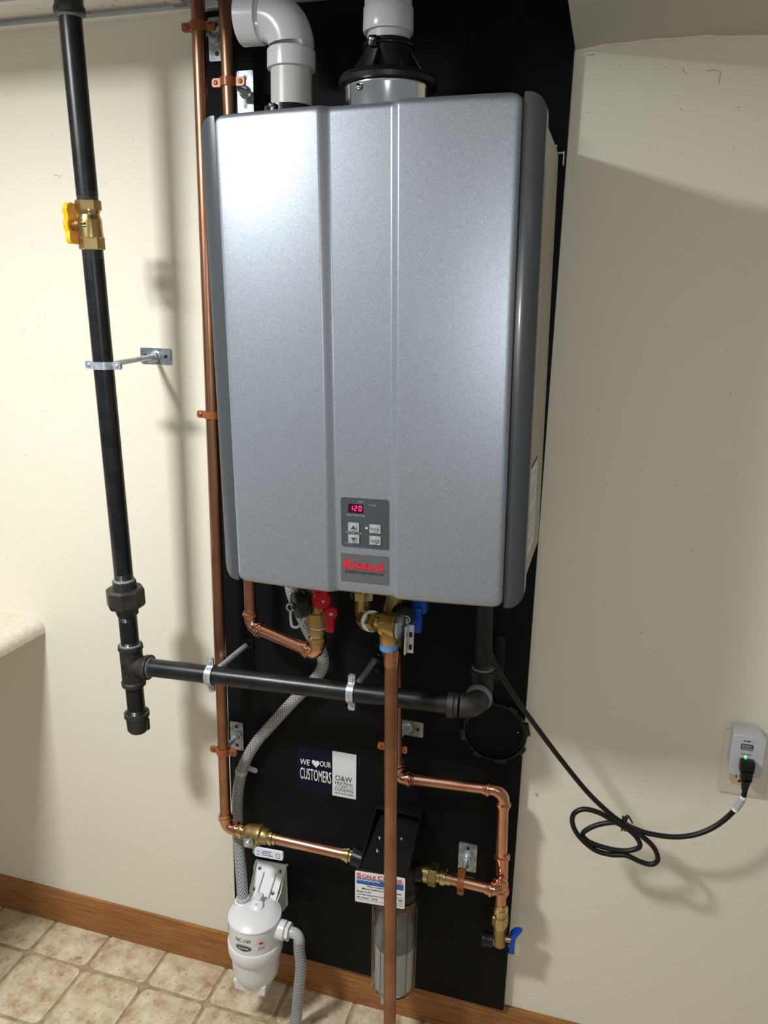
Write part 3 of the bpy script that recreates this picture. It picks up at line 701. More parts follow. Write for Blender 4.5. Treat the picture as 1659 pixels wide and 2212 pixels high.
pipe_run(gl, (-0.2811, -0.1556, 0.9396), (-0.2809, -0.1533, 0.8688), RG, 'black_iron', 'nipple')
# tee
t0, t1 = V3((-0.2809, -0.1535, 0.8747)), V3((-0.2807, -0.1507, 0.7880)); tc = V3((-0.2808, -0.1521, 0.8302)); ln = (t1 - t0).length
q = MB(); q.lathe(t0, gd, [(0, 0.0195), (0.001, 0.0232), (0.008, 0.0238), (0.011, 0.0215), (ln - 0.011, 0.0215), (ln - 0.008, 0.0238), (ln - 0.001, 0.0232), (ln, 0.0195)], 28)
q.lathe(tc, ga, [(0, 0.0212), (0.026, 0.0212), (0.030, 0.0238), (0.038, 0.0242), (0.039, 0.0195)], 28); te = q.build('tee', 'cast_iron', gl)
q = MB(); q.lathe(tc + ga.normalized() * 0.038, ga, [(0, 0.0205), (0.002, 0.0195), (0.003, RG)], 24); q.lathe(t0 + gd * 0.001, gu, [(0, 0.0205), (0.002, 0.0195), (0.003, RG)], 24); q.build('sealant_ring', 'sealant', te)
q = MB(); gn = ga.normalized()
em = tc - Y * 0.0222
q.box(em - gn * 0.002 + Z * 0.006, (0.009, 0.0012, 0.0016)); q.box(em - gn * 0.002 + Z * 0.001, (0.009, 0.0012, 0.0016)); q.box(em - gn * 0.0065 + Z * 0.0035, (0.0016, 0.0012, 0.006)); q.box(em + gn * 0.0025 + Z * 0.0035, (0.0016, 0.0012, 0.006))
q.box(em + gn * 0.001 - Z * 0.009, (0.009, 0.0012, 0.0016), axes=(Vector((0.7, 0, -0.7)), Y, Vector((0.7, 0, 0.7)))); q.box(em + gn * 0.004 - Z * 0.006, (0.009, 0.0012, 0.0016), axes=(Vector((0.7, 0, -0.7)), Y, Vector((0.7, 0, 0.7))))
q.box(em - gn * 0.001 - Z * 0.006, (0.007, 0.0012, 0.0016), axes=(Vector((0.7, 0, 0.7)), Y, Vector((-0.7, 0, 0.7)))); q.build('cast_mark', 'cast_iron', te)
pipe_run(gl, (-0.2807, -0.1510, 0.7971), (-0.2805, -0.1486, 0.7233), RG, 'black_iron', 'nipple')
# cap with lugs
k0 = V3((-0.2805, -0.1488, 0.7285)); k1 = V3((-0.2804, -0.1474, 0.6857)); ln = (k1 - k0).length
q = MB(); q.lathe(k0, gd, [(0, 0.019), (0.001, 0.0242), (0.008, 0.0246), (0.011, 0.0218), (ln - 0.006, 0.0208), (ln, 0.017), (ln + 0.001, 0.0)], 28, caps=False)
cpo = q.build('cap', 'cast_iron', gl)
for s in (-1, 1):
    q = MB(); q.box(k0 + gd * (0.010 if s < 0 else 0.024) + X * s * 0.0225, (0.007, 0.008, 0.014 if s < 0 else 0.024), 0.002); q.build('cap_lug', 'cast_iron', cpo)
# level run and elbows
g0 = V3((-0.2365, -0.1503, 0.8310)); g1 = V3((0.3387, -0.1279, 0.8413))
pipe_run(gl, tc + gn * 0.03, g1, RG, 'black_iron', 'level_pipe')
q = MB(); thread(q, tc + gn * 0.038, gn, 0.010, RG); q.build('thread', 'thread_steel', gl)
q = MB(); thread(q, g1 - gn * 0.016, gn, 0.014, RG); q.build('thread', 'thread_steel', gl)
e0 = g1; ec = g1 + gn * 0.050; dropx = 0.3868
ec = Vector((dropx, ec.y, ec.z)); e1 = Vector((dropx + 0.001, -0.095, ec.z + 0.0015))
q = MB(); q.lathe(e0 - gn * 0.001, gn, [(0, 0.0185), (0.001, 0.0235), (0.012, 0.0242), (0.014, 0.0212), (0.02, 0.0212)], 28)
q.tube(bend(e0 + gn * 0.012, ec, ec + Y * 0.06, 0.028, 10), 0.0212, 28); eb = q.build('elbow', 'cast_iron', gl)
dc = Vector((dropx + 0.001, -0.066, ec.z + 0.004))
q = MB(); q.lathe(Vector((dropx, ec.y + 0.024, ec.z + 0.001)), Y, [(0, 0.0205), (0.004, 0.0235), (0.006, 0.0245), (0.012, 0.0245), (0.014, 0.0215), (0.02, 0.021)], 28); q.build('street_elbow_lip', 'sealant', eb)
q = MB(); q.tube(bend(dc - Y * 0.02, dc, dc + Z * 0.03, 0.018, 8), 0.0212, 26); q.lathe(dc + Z * 0.012, Z, [(0, 0.0212), (0.016, 0.0212), (0.020, 0.0238), (0.030, 0.0242), (0.031, 0.0185)], 28); q.build('elbow', 'cast_iron', gl)
pipe_run(gl, dc + Z * 0.036, dc + Z * 0.25 - X * 0.007, RG, 'black_iron', 'heater_drop')
q = MB(); thread(q, dc + Z * 0.043, Z, 0.012, RG); q.build('thread', 'thread_steel', gl)
q = MB(); q.lathe(dc + Z * 0.0425, Z, [(0, 0.0205), (0.0025, 0.019), (0.003, RG)], 24); q.build('sealant_ring', 'sealant', gl)
# black strap plate beside the gas drop
q = MB(); q.sheet(rrect(-0.010, 0.010, -0.045, 0.045, 0.009, 5), plane_place((0.4107, -0.0180, 0.8911), X, Z), -0.0002, 0.004)
single('strap_plate', q, 'black_plastic', (0.4107, -0.0180, 0.8911), 'narrow black oval plate screwed to the board beside the gas drop pipe', 'plate')

# brass gas valve with yellow handle
v0, v1 = V3((-0.2831, -0.1792, 1.6712)), V3((-0.2829, -0.1767, 1.5941)); vl = (v1 - v0).length
gv = thing('gas_valve', (v0 + v1) / 2, 'brass ball valve with a yellow wing handle on the gas pipe', 'valve')
q = MB(); q.hexnut(v0, gd, 0.0205, vl * 0.21, 6, X); q.build('hex_end', 'brass', gv, angle=20)
q = MB(); q.hexnut(v1 - gd * vl * 0.27, gd, 0.0208, vl * 0.27, 6, X); q.build('hex_end', 'brass', gv, angle=20)
q = MB(); q.lathe(v0, gd, [(vl * 0.17, 0.0178), (vl * 0.24, 0.0180), (vl * 0.27, 0.0168), (vl * 0.31, 0.0168), (vl * 0.36, 0.0186), (vl * 0.42, 0.0192), (vl * 0.62, 0.0194), (vl * 0.70, 0.0198), (vl * 0.75, 0.0198), (vl * 0.78, 0.018)], 28); q.build('body', 'brass', gv)
sdir = Vector((-1.0, -0.06, 0)).normalized(); vc = v0 + gd * vl * 0.50
q = MB(); q.lathe(vc + sdir * 0.014, sdir, [(0, 0.012), (0.008, 0.0115), (0.010, 0.009), (0.020, 0.0075)], 20); q.build('stem', 'brass', gv)
q = MB(); hx = sdir.cross(Z).normalized()
hp = plane_place(vc + sdir * 0.0325, sdir.cross(gu) , gu)
prof2 = [(-0.036, 0.010), (-0.032, 0.0122), (-0.022, 0.0118), (-0.014, 0.0085), (-0.006, 0.0105), (0.004, 0.0105), (0.014, 0.0085), (0.026, 0.0118), (0.036, 0.0122), (0.041, 0.008)]
zz = [z for z, _ in prof2]; wv = [-0.003, -0.001, 0.000, 0.002, 0.003, 0.003, 0.002, 0.001, -0.001, -0.003]
vs = []
for (z, hw), o_ in zip(prof2, wv):
    c = vc + sdir * (0.033 + o_) + gu * z * 0.82
    for s1, s2 in ((-1, -1), (1, -1), (1, 1), (-1, 1)): vs.append(c + hx * hw * 1.35 * s1 + sdir * 0.0042 * s2)
fs = [(4 * i + j, 4 * i + (j + 1) % 4, 4 * i + 4 + (j + 1) % 4, 4 * i + 4 + j) for i in range(len(prof2) - 1) for j in range(4)] + [(0, 1, 2, 3), tuple(4 * (len(prof2) - 1) + j for j in range(4))]
q.add(vs, fs); hd = q.build('handle', 'yellow_plastic', gv, angle=60)
q = MB(); q.box(vc - Y * 0.0205 + gu * 0.002, (0.010, 0.0012, 0.004), 0.0003); q.box(vc - Y * 0.0205 - gu * 0.003, (0.010, 0.0012, 0.002), 0.0003); q.build('cast_mark', 'brass', gv)

# ------------------------------------------------------------------ copper helpers
def press_ring(mb, p, axis, r=RC, l=0.018):
    """press socket end: sleeve with a raised bead"""
    return mb.lathe(p, axis, [(0, r + 0.0002), (0, r + 0.0018), (l * 0.30, r + 0.0020), (l * 0.36, r + 0.0042), (l * 0.52, r + 0.0046), (l * 0.68, r + 0.0042), (l * 0.74, r + 0.0016), (l, r + 0.0013)], 24)
def press_elbow(parent, a, corner, b_, r=RC, rad=0.017, m='copper_fitting', arm=0.020):
    a, c, b_ = V3(a), V3(corner), V3(b_); d1 = (a - c).normalized(); d2 = (b_ - c).normalized()
    mb = MB(); mb.tube(bend(a, c, b_, rad, 10), r + 0.0013, 22)
    press_ring(mb, c + d1 * (rad + arm - 0.003), -d1, r); press_ring(mb, c + d2 * (rad + arm - 0.003), -d2, r)
    return mb.build('elbow', m, parent)
# outer riser -> elbow -> ball valve -> filter
r1a = V3((-0.1237, -0.0800, 2.0044)); r1b = V3((-0.1311, -0.0800, 0.4469)); s1 = V3((0.1630, -0.0901, 0.4529)); sdv = (s1 - r1b).normalized()
cl = thing('copper_supply_pipe', r1b, 'outer copper riser running from the ceiling down past the heater to the filter', 'copper pipe')
pipe_run(cl, r1a, r1b + Z * 0.03, RC, 'copper_old', 'riser')
press_elbow(cl, r1a, r1b, s1)
bm_ = MB(); bm_.box(r1b + Z * 0.022 - Y * (RC + 0.0016), (0.010, 0.0008, 0.004)); bm_.build('printed_mark', 'ink_dark', cl)
pipe_run(cl, r1b + sdv * 0.03, s1, RC, 'copper', 'branch')
# brass ball valve with a white lever
va = V3((-0.1043, -0.0809, 0.4474)); vb_ = V3((-0.0135, -0.0840, 0.4493)); vl = (vb_ - va).length
bv = thing('ball_valve', (va + vb_) / 2, 'brass press ball valve with a white-sleeved lever, above the neutralizer', 'valve')
q = MB(); press_ring(q, va, sdv, RC, 0.022); q.build('press_end', 'brass_shiny', bv)
q = MB(); press_ring(q, vb_, -sdv, RC, 0.022); q.build('press_end', 'brass_shiny', bv)
q = MB(); q.lathe(va, sdv, [(0.018, 0.0135), (0.022, 0.0165), (0.030, 0.0185), (vl * 0.45, 0.0192), (vl * 0.52, 0.0215), (vl * 0.62, 0.0215), (vl * 0.66, 0.0168), (vl * 0.76, 0.0160), (vl * 0.80, 0.0135)], 26); q.build('body', 'brass_rough', bv)
lc = V3((-0.0672, -0.1050, 0.4443))
q = MB(); q.lathe(lc + Y * 0.018, -Y, [(0, 0.008), (0.016, 0.0075)], 16); q.build('stem', 'brass', bv)
q = MB(); q.sheet(rrect(-0.011, 0.011, -0.012, 0.009, 0.002, 3), plane_place(lc, X, Z), 0, 0.0025); lv = q.build('lever_plate', 'zinc_plate', bv)
q = MB(); q.hexnut(lc - Y * 0.0025, -Y, 0.0062, 0.005); q.lathe(lc - Y * 0.0075, -Y, [(0, 0.003), (0.004, 0.003)], 12); q.build('nut', 'zinc', lv)
lpl = plane_place((-0.0531, -0.1050, 0.4266), V3((0.0149, -0.1050, 0.4309)) - V3((-0.0530, -0.1050, 0.4277)), Z)
q = MB(); q.sheet(rrect(0.000, 0.063, -0.0095, 0.0095, 0.0045, 4), lpl, -0.0025, 0.003); ls = q.build('lever_sleeve', 'white_tape', bv)
q = MB(); q.box(lc + X * 0.013 - Z * 0.014, (0.008, 0.0025, 0.020), 0.0005); q.build('lever_bar', 'zinc_plate', lv)
lettering('PRESS', 0.020, 0.0042, lambda a, b_, t: lpl(0.016 + a, -0.0005 + b_, 0.0031 + t), parent=ls, m='ink_blue')
for dx, dz, w_ in ((0.020, 0.0055, 0.018), (0.017, -0.004, 0.024), (0.006, 0.003, 0.005), (0.006, -0.004, 0.005)):
    q = MB(); q.sheet([(dx, dz), (dx + w_, dz), (dx + w_, dz + 0.0013), (dx, dz + 0.0013)], lpl, 0.0031, 0.0034); q.build('printed_line', 'ink_blue', ls)
q = MB(); ol = rrect(0.049, 0.056, -0.0055, 0.0055, 0.0012, 2); q.tube([lpl(u, w, 0.0032) for u, w in ol] + [lpl(*ol[0], 0.0032)], 0.0005, 5, caps=False); q.build('printed_emblem', 'ink_blue', ls)
# threaded adapter into the filter
fa = thing('filter_inlet_adapter', s1, 'shiny brass press adapter joining the copper branch to the filter inlet', 'pipe fitting')
ad0 = V3((0.1335, -0.0891, 0.4523))
q = MB(); press_ring(q, ad0, sdv, RC, 0.020); q.build('press_end', 'brass_shiny', fa)
q = MB(); q.hexnut(ad0 + sdv * 0.020, sdv, 0.0175, 0.010); q.lathe(ad0 + sdv * 0.026, sdv, [(0, 0.0135), (0.016, 0.0135)], 18); q.build('hex', 'brass_shiny', fa, angle=20)

# inner riser -> hot connection
r2a = V3((-0.0757, -0.0800, 2.0004)); h1 = V3((-0.0606, -0.0800, 0.9137)); h2 = V3((0.1053, -0.1560, 0.9137)); hdv = (h2 - h1).normalized()
hl = thing('copper_hot_pipe', h1, 'inner copper pipe reappearing below the heater and turning to the red valve', 'copper pipe')
pipe_run(hl, r2a, h1 + Z * 0.03, RC, 'copper_old', 'riser')
press_elbow(hl, r2a, h1, h2); pipe_run(hl, h1 + hdv * 0.03, h2 - hdv * 0.03, RC, 'copper', 'branch')
press_elbow(hl, h1, h2, h2 + Z * 0.1)
# hot isolation valve
hv = thing('hot_isolation_valve', h2 + Z * 0.05, 'brass isolation valve with two red handles and a black cap below the heater', 'valve')
q = MB(); press_ring(q, h2 + Z * 0.016, Z, RC, 0.026); q.lathe(h2 + Z * 0.034, Z, [(0, 0.0135), (0.006, 0.0140), (0.007, 0.0155), (0.016, 0.0155), (0.017, 0.013)], 20); q.build('press_end', 'brass_shiny', hv)
q = MB(); q.lathe(h2 + Z * 0.0515, Z, [(0, 0.0150), (0.003, 0.0150)], 20); q.build('thread_tape', 'white_tape', hv)
q = MB(); q.lathe(h2 + Z * 0.054, Z, [(0, 0.0165), (0.010, 0.0175), (0.012, 0.0205), (0.028, 0.0215), (0.030, 0.0195), (0.046, 0.0195), (0.060, 0.0165), (0.075, 0.0160), (0.10, 0.0150), (0.15, 0.0150)], 24); q.build('body', 'brass_rough', hv)
cdir = Vector((-0.72, -0.66, -0.12)).normalized(); cb_ = h2 + Z * 0.103
q = MB(); q.lathe(cb_ + cdir * 0.006, cdir, [(0, 0.0125), (0.022, 0.0125)], 18); q.build('drain_outlet', 'brass_rough', hv)
q = MB(); q.lathe(cb_ + cdir * 0.016, cdir, [(0, 0.0185), (0.002, 0.0225), (0.007, 0.0230), (0.009, 0.0215), (0.010, 0.0235), (0.024, 0.0230), (0.027, 0.0200), (0.028, 0.008), (0.032, 0.0065)], 28); q.build('cap', 'black_plastic', hv)
q = MB(); st0 = cb_ + cdir * 0.050
q.tube([st0 + Vector((math.cos(a), 0, math.sin(a))) * 0.0065 - Y * 0.001 for a in [2 * PI * i / 16 for i in range(17)]], 0.0016, 6, caps=False)
q.tube(spline([st0 - Z * 0.006, st0 - Z * 0.022 + X * 0.0005, st0 - Z * 0.034 + X * 0.003, st0 - Z * 0.037 + X * 0.010 + Y * 0.004, st0 - Z * 0.030 + X * 0.017 + Y * 0.012, st0 - Z * 0.016 + X * 0.022 + Y * 0.02]), 0.0024, 8); q.build('cap_strap', 'milky_plastic', hv)
def lever_knob(parent, c, m, L=0.030, r=0.013, tilt=0.0):
    d = Vector((0.5, -0.85, 0.0)).normalized()
    q = MB(); q.lathe(c, d, [(0, r * 0.9), (0.003, r), (0.014, r), (0.0175, r * 0.85), (0.018, 0.0)], 22, caps=False)
    ex = Vector((math.cos(tilt), 0, 0)); q.box(c + d * 0.009 - Z * (L * 0.55), (0.0155, 0.011, L), 0.0025)
    o = q.build('handle', m, parent)
    s_ = MB(); s_.lathe(c + d * 0.0178, d, [(0, 0.0035), (0.0006, 0.003)], 10); s_.build('screw', 'chrome', o)
q = MB(); kc = h2 + Vector((0.014, -0.016, 0.116)); d = Vector((0.35, -0.93, 0.0)).normalized()
q.lathe(kc, d, [(0, 0.0145), (0.004, 0.0165), (0.016, 0.0165), (0.020, 0.0145), (0.0205, 0.0)], 24, caps=False); q.box(kc + d * 0.010 + Z * 0.012, (0.024, 0.016, 0.020), 0.003); kb = q.build('handle', 'red_plastic', hv)
q = MB(); q.lathe(kc + d * 0.0203 + X * 0.003, d, [(0, 0.003), (0.0006, 0.0025)], 10); q.build('screw', 'chrome', kb)
q = MB(); q.tube([h2 + Vector((0.0, -0.01, 0.096)), h2 + Vector((0.030, -0.022, 0.094))], 0.006, 12); q.build('stem', 'brass_rough', hv)
lever_knob(hv, h2 + Vector((0.0285, -0.018, 0.094)), 'red_plastic', 0.034, 0.0125)

# relief valve with its discharge pipe
ra = V3((0.2529, -0.2000, 0.9665)); rb = Vector((0.2702, -0.2, 0.004))
rp = thing('discharge_pipe', rb, 'long copper discharge pipe hanging in front of everything from relief valve to floor', 'copper pipe')
pipe_run(rp, V3((0.2529, -0.2000, 0.9649)), rb, RC + 0.0004, 'copper_old', 'tube')
q = MB(); q.hexnut(V3((0.2529, -0.2000, 0.9665)) - Z * 0.0, -Z, 0.0158, 0.012, 8); q.lathe(V3((0.2530, -0.2000, 0.9582)), -Z, [(0, 0.0135), (0.022, 0.0130), (0.023, RC)], 22); q.build('adapter', 'copper_fitting', rp, angle=25)
rc = V3((0.2484, -0.2000, 1.0072)); rdir = Vector((1, -0.1, 0)).normalized()
rv = thing('relief_valve', rc, 'brass pressure relief valve with a steel test lever and blue tape', 'valve')
q = MB(); q.lathe(rc + Z * 0.012, -Z, [(0, 0.0), (0.001, 0.0150), (0.022, 0.0165), (0.040, 0.0165), (0.044, 0.0150), (0.045, 0.012)], 26, caps=False); q.lathe(rc - rdir * 0.022, rdir, [(0, 0.0135), (0.006, 0.0165), (0.010, 0.0200), (0.030, 0.0200), (0.033, 0.0215), (0.036, 0.0215)], 28); q.build('body', 'brass', rv)
q = MB(); q.lathe(rc - Z * 0.0325, -Z, [(0, 0.0150), (0.002, 0.0158), (0.010, 0.0156), (0.012, 0.014)], 22); q.build('thread_tape', 'blue_tape', rv)
q = MB(); q.lathe(rc + rdir * 0.014, rdir, [(0, 0.0195), (0.004, 0.0220), (0.007, 0.0215), (0.010, 0.015), (0.012, 0.008), (0.013, 0.0)], 10, caps=False); q.build('bonnet', 'zinc_plate', rv, angle=20)
q = MB(); ll = rc + rdir * 0.030 - Y * 0.002
q.box(ll - Z * 0.020, (0.0035, 0.011, 0.050), 0.0012); q.box(ll + X * 0.006 - Z * 0.020 + Y * 0.006, (0.012, 0.0025, 0.050), 0.001); lvr = q.build('test_lever', 'zinc', rv)
for z in (-0.012, -0.034):
    q = MB(); q.box(ll + X * 0.007 - Z * (-z) + Y * 0.0042, (0.005, 0.002, 0.009), 0.0008); q.build('lever_slot', 'black_plastic', lvr)
q = MB(); q.box(rc - Y * 0.0192 + Z * 0.002 - X * 0.004, (0.012, 0.0018, 0.010), 0.0006); q.build('cast_boss', 'brass', rv)
q = MB(); q.box(rc - Y * 0.0185 - Z * 0.010 - X * 0.004, (0.008, 0.0014, 0.0016), axes=(Vector((0.75, 0, -0.66)), Y, Vector((0.66, 0, 0.75)))); q.build('cast_mark', 'brass', rv)
# street elbow that feeds it
se0 = V3((0.1850, -0.1450, 1.0276)); sec = V3((se0.x, -0.145, (0.1906, -0.1450, 0.9872)[2])); sein = rc - rdir * 0.018
re_ = thing('relief_street_elbow', sec, 'brass street elbow joining the heater outlet to the relief valve', 'pipe fitting')
q = MB(); q.tube([se0 + Z * 0.02] + bend(se0 + Z * 0.02, sec, sein, 0.016, 8) + [sec + (sein - sec).normalized() * 0.02], 0.0142, 22); q.build('elbow', 'brass', re_)
ed = (sein - sec).normalized()
q = MB(); q.hexnut(sec + ed * 0.013, ed, 0.0185, 0.022, 6); q.build('hex', 'brass_rough', re_, angle=20)
q = MB(); q.lathe(sec + ed * 0.036, ed, [(0, 0.0178), (0.001, 0.0185), (0.007, 0.0185), (0.008, 0.017)], 24); q.build('thread_tape', 'white_tape', re_)
q = MB(); q.hexnut(sec + ed * 0.043, ed, 0.0168, 0.02, 6); q.build('valve_inlet', 'brass', re_, angle=20)
q = MB(); q.hexnut(se0 - Z * 0.002, Z, 0.0215, 0.016, 8); q.lathe(se0 + Z * 0.01, Z, [(0, 0.015), (0.12, 0.015)], 20); q.build('heater_nut', 'brass_shiny', re_, angle=20)

# cold isolation valve, mostly behind the relief valve
cv0 = V3((0.2351, -0.1200, 0.9989))
cvv = thing('cold_isolation_valve', cv0, 'brass isolation valve with a blue handle, behind the relief valve', 'valve')
q = MB(); q.lathe(Vector((0.2360, -0.12, 0.93)), Z, [(0, 0.0135), (0.02, 0.0140), (0.04, 0.0200), (0.075, 0.0205), (0.090, 0.0165), (0.21, 0.0150)], 24); q.build('body', 'brass_rough', cvv)
cdir = Vector((0.55, -0.82, -0.1)).normalized(); cc = Vector((0.2440, -0.125, 1.0065))
q = MB(); q.lathe(cc, cdir, [(0, 0.0125), (0.02, 0.0125)], 18); q.build('drain_outlet', 'brass_rough', cvv)
q = MB(); q.lathe(cc + cdir * 0.014, cdir, [(0, 0.0165), (0.002, 0.0200), (0.018, 0.0200), (0.021, 0.0175), (0.022, 0.008), (0.025, 0.006)], 28); q.build('cap', 'black_plastic', cvv)
q = MB(); q.tube(spline([cc + cdir * 0.040 + Z * 0.002, cc + cdir * 0.042 - Z * 0.014, cc + cdir * 0.040 - Z * 0.030]), 0.0026, 8)
q.tube([cc + cdir * 0.040 + Vector((math.cos(a), 0, math.sin(a))) * 0.006 for a in [2 * PI * i / 16 for i in range(17)]], 0.0015, 6, caps=False); q.build('cap_strap', 'milky_plastic', cvv)
q = MB(); q.box((0.2795, -0.128, 0.9935), (0.017, 0.020, 0.046), 0.003); q.box((0.2815, -0.118, 1.020), (0.026, 0.022, 0.034), 0.004); q.build('handle', 'blue_plastic', cvv)

# cold feed: riser behind the discharge pipe, branch, down to the filter outlet tee
c0 = V3((0.2349, -0.0720, 0.6373)); c1 = V3((0.4364, -0.0577, 0.6461)); rr1 = V3((0.4478, -0.0550, 0.3361))
cf = thing('copper_cold_pipe', c0, 'bright copper cold feed looping from filter outlet to behind the discharge pipe', 'copper pipe')
cn = Vector((c1.x + 0.001, -0.058, c1.z - 0.004))
pipe_run(cf, c0 + Z * 0.01, Vector((0.2285, -0.085, 0.94)), RC, 'copper_old', 'riser')
hd2 = (cn - c0).normalized()
press_elbow(cf, c0 + Z, c0, cn)
pipe_run(cf, c0 + hd2 * 0.03, cn - hd2 * 0.03, RC, 'copper', 'branch')
rbot = V3((0.4468, -0.0550, 0.3818))
press_elbow(cf, c0, cn, rbot, rad=0.021)
pipe_run(cf, cn + (rbot - cn).normalized() * 0.034, rbot, RC, 'copper', 'drop')
rd = (rbot - cn).normalized()
tt = V3((0.4451, -0.0550, 0.4544))
q = MB(); q.tube([tt - rd * 0.036, tt + rd * 0.030], RC + 0.0013, 22); press_ring(q, tt - rd * 0.052, rd, RC); press_ring(q, tt + rd * 0.046, -rd, RC)
od = (V3((0.4118, -0.0900, 0.4484)) - V3((0.3077, -0.0900, 0.4510))).normalized(); oe = V3((0.4313, -0.0900, 0.4479))
tb = Vector((tt.x, oe.y, oe.z)); tt2 = Vector((tt.x, tt.y, oe.z))
q.tube([tt2, Vector((tt.x, tb.y + 0.016, oe.z))], RC + 0.0016, 22); press_ring(q, Vector((tt.x, tb.y + 0.012, oe.z)), Y, RC, 0.012); q.build('tee', 'copper_fitting', cf)
press_elbow(cf, oe - od * 0.1, tb, tt2 + Y, rad=0.018, arm=0.010)
o0 = V3((0.3104, -0.0900, 0.4509)); pipe_run(cf, o0, tb - od * 0.02, RC, 'copper', 'outlet_stub')
# filter outlet adapter
oa = thing('filter_outlet_adapter', o0, 'brass hex union joining the filter outlet to the copper stub', 'pipe fitting')
oo = V3((0.2873, -0.0900, 0.4515))
q = MB(); q.lathe(oo, od, [(0, 0.013), (0.001, 0.0160), (0.012, 0.0160), (0.013, 0.0185), (0.022, 0.0185), (0.024, 0.016)], 24); q.build('collar', 'brass_shiny', oa)
q = MB(); q.hexnut(oo + od * 0.022, od, 0.0218, 0.017); q.build('hex', 'brass', oa, angle=20)
q = MB(); press_ring(q, oo + od * 0.066, -od, RC, 0.030); q.build('press_end', 'brass_shiny', oa)
# drain valve with blue handle below
d0 = V3((0.4466, -0.0550, 0.3883))
dv = thing('drain_valve', V3((0.4490, -0.0550, 0.2864)), 'brass drain valve with a blue wing handle and black cap near the baseboard', 'valve')
dz = V3((0.4478, -0.0550, 0.3361)) ; ln = (dz - d0).length
q = MB(); press_ring(q, d0, rd, RC, 0.024); q.build('press_end', 'brass_shiny', dv)
q = MB(); q.lathe(d0 + rd * 0.022, rd, [(0, 0.013), (0.004, 0.0135), (0.005, 0.0165), (0.024, 0.0165), (0.026, 0.0140), (0.032, 0.0138)], 8); q.build('hex', 'brass_shiny', dv, angle=20)
q = MB(); q.lathe(d0 + rd * 0.053, rd, [(0, 0.0125), (0.020, 0.0120), (0.036, 0.0135), (0.044, 0.0120), (0.050, 0.006), (0.051, 0.0)], 20, caps=False)
dcn = d0 + rd * 0.090; q.tube([dcn, dcn - X * 0.020], 0.0095, 16); q.build('body', 'brass_rough', dv)
q = MB(); q.lathe(dcn - X * 0.012, -X, [(0, 0.012), (0.001, 0.0138), (0.012, 0.0138), (0.014, 0.0150), (0.022, 0.0150), (0.023, 0.010)], 20); q.build('cap', 'black_plastic', dv)
q = MB(); dh = d0 + rd * 0.080 + X * 0.016
q.tube([dh - X * 0.012, dh + X * 0.006], 0.006, 12); q.build('stem', 'brass', dv)
q = MB(); hw = dh + X * 0.0085
pf = [(-0.030, 0.004, -0.002), (-0.024, 0.008, 0.001), (-0.010, 0.0085, 0.000), (0.0, 0.009, 0.000), (0.014, 0.0085, 0.002), (0.024, 0.0075, 0.008), (0.031, 0.004, 0.014)]
vs = []
for z, hw_, ox in pf:
    c = hw + Z * z + X * ox
    for s1_, s2_ in ((-1, -1), (1, -1), (1, 1), (-1, 1)): vs.append(c + X * 0.0045 * s1_ + Vector((0.2, -1, 0)).normalized() * hw_ * s2_)
q.add(vs, [(4 * i + j, 4 * i + (j + 1) % 4, 4 * i + 4 + (j + 1) % 4, 4 * i + 4 + j) for i in range(len(pf) - 1) for j in range(4)] + [(0, 1, 2, 3), tuple(4 * (len(pf) - 1) + j for j in range(4))])
q.build('handle', 'blue_plastic', dv, angle=50)

# ------------------------------------------------------------------ clear canister filter
FX, FY = 0.2475, -0.105
fz = thing('canister_filter', (FX, FY, 0.17), 'clear canister water filter with black bracket head and printed plate', 'water filter')
FBR = 0.0475
# bracket: folded black steel
br = MB(); q0 = lambda a, b_, c_: br.box(a, b_, 0.001)
q0((0.232, BOARD - 0.0015, 0.505), (0.094, 0.003, 0.066), 0)
q0((0.232, -0.030, 0.537), (0.094, 0.025, 0.003), 0)
br.build('bracket_plate', 'black_plastic', fz)
for x in (0.1865, 0.278):
    g_ = MB(); g_.sheet([(-0.018, 0.537), (-0.042, 0.537), (-0.150, 0.485), (-0.150, 0.478), (-0.018, 0.470)], lambda u, w, t, x=x: Vector((x + t, u, w)), -0.0012, 0.0012); g_.build('bracket_side', 'black_plastic', fz)
g_ = MB(); g_.sheet([(0.186, 0.0), (0.279, 0.0), (0.279, 0.118), (0.258, 0.122), (0.207, 0.122), (0.186, 0.118)], plane_place((0, -0.150, 0.481), X, Vector((0, 0.108, 0.035))), -0.001, 0.0015); sl = g_.build('bracket_slope', 'black_plastic', fz)
for x, w in ((0.2075, 0.070), (0.2110, 0.042), (0.2500, 0.078), (0.2440, 0.046)):
    p = plane_place((0, -0.150, 0.481), X, Vector((0, 0.108, 0.035)))(x, w, 0.0015)
    q = MB(); q.lathe(p, Vector((0, -0.3, 0.95)), [(0, 0.0038), (0.002, 0.0034), (0.003, 0.001)], 12); q.build('screw', 'chrome', sl)
hd_ = MB(); hd_.lathe((FX, FY, 0.412), Z, [(0, FBR - 0.002), (0.002, FBR), (0.020, FBR), (0.024, 0.043), (0.045, 0.040), (0.060, 0.038), (0.066, 0.030)], 40); hd_.build('head', 'black_plastic', fz)
pt = MB(); ip = V3((0.1611, -0.0900, 0.4529)); ipx = Vector((ip.x - 0.004, ip.y, ip.z)); pt.tube([ipx, Vector((FX - 0.02, FY, ip.z))], 0.0185, 24); pt.build('inlet_port', 'black_plastic', fz)
pt = MB(); pt.tube([oo + od * 0.002, Vector((FX + 0.02, FY, oo.z))], 0.0195, 24); pt.build('outlet_port', 'black_plastic', fz)
rg = MB(); rg.lathe((FX, FY, 0.397), Z, [(0, FBR - 0.004), (0.001, FBR + 0.0008), (0.014, FBR + 0.0008), (0.015, FBR - 0.004)], 40); rg.build('collar_ring', 'aluminium_ring', fz)
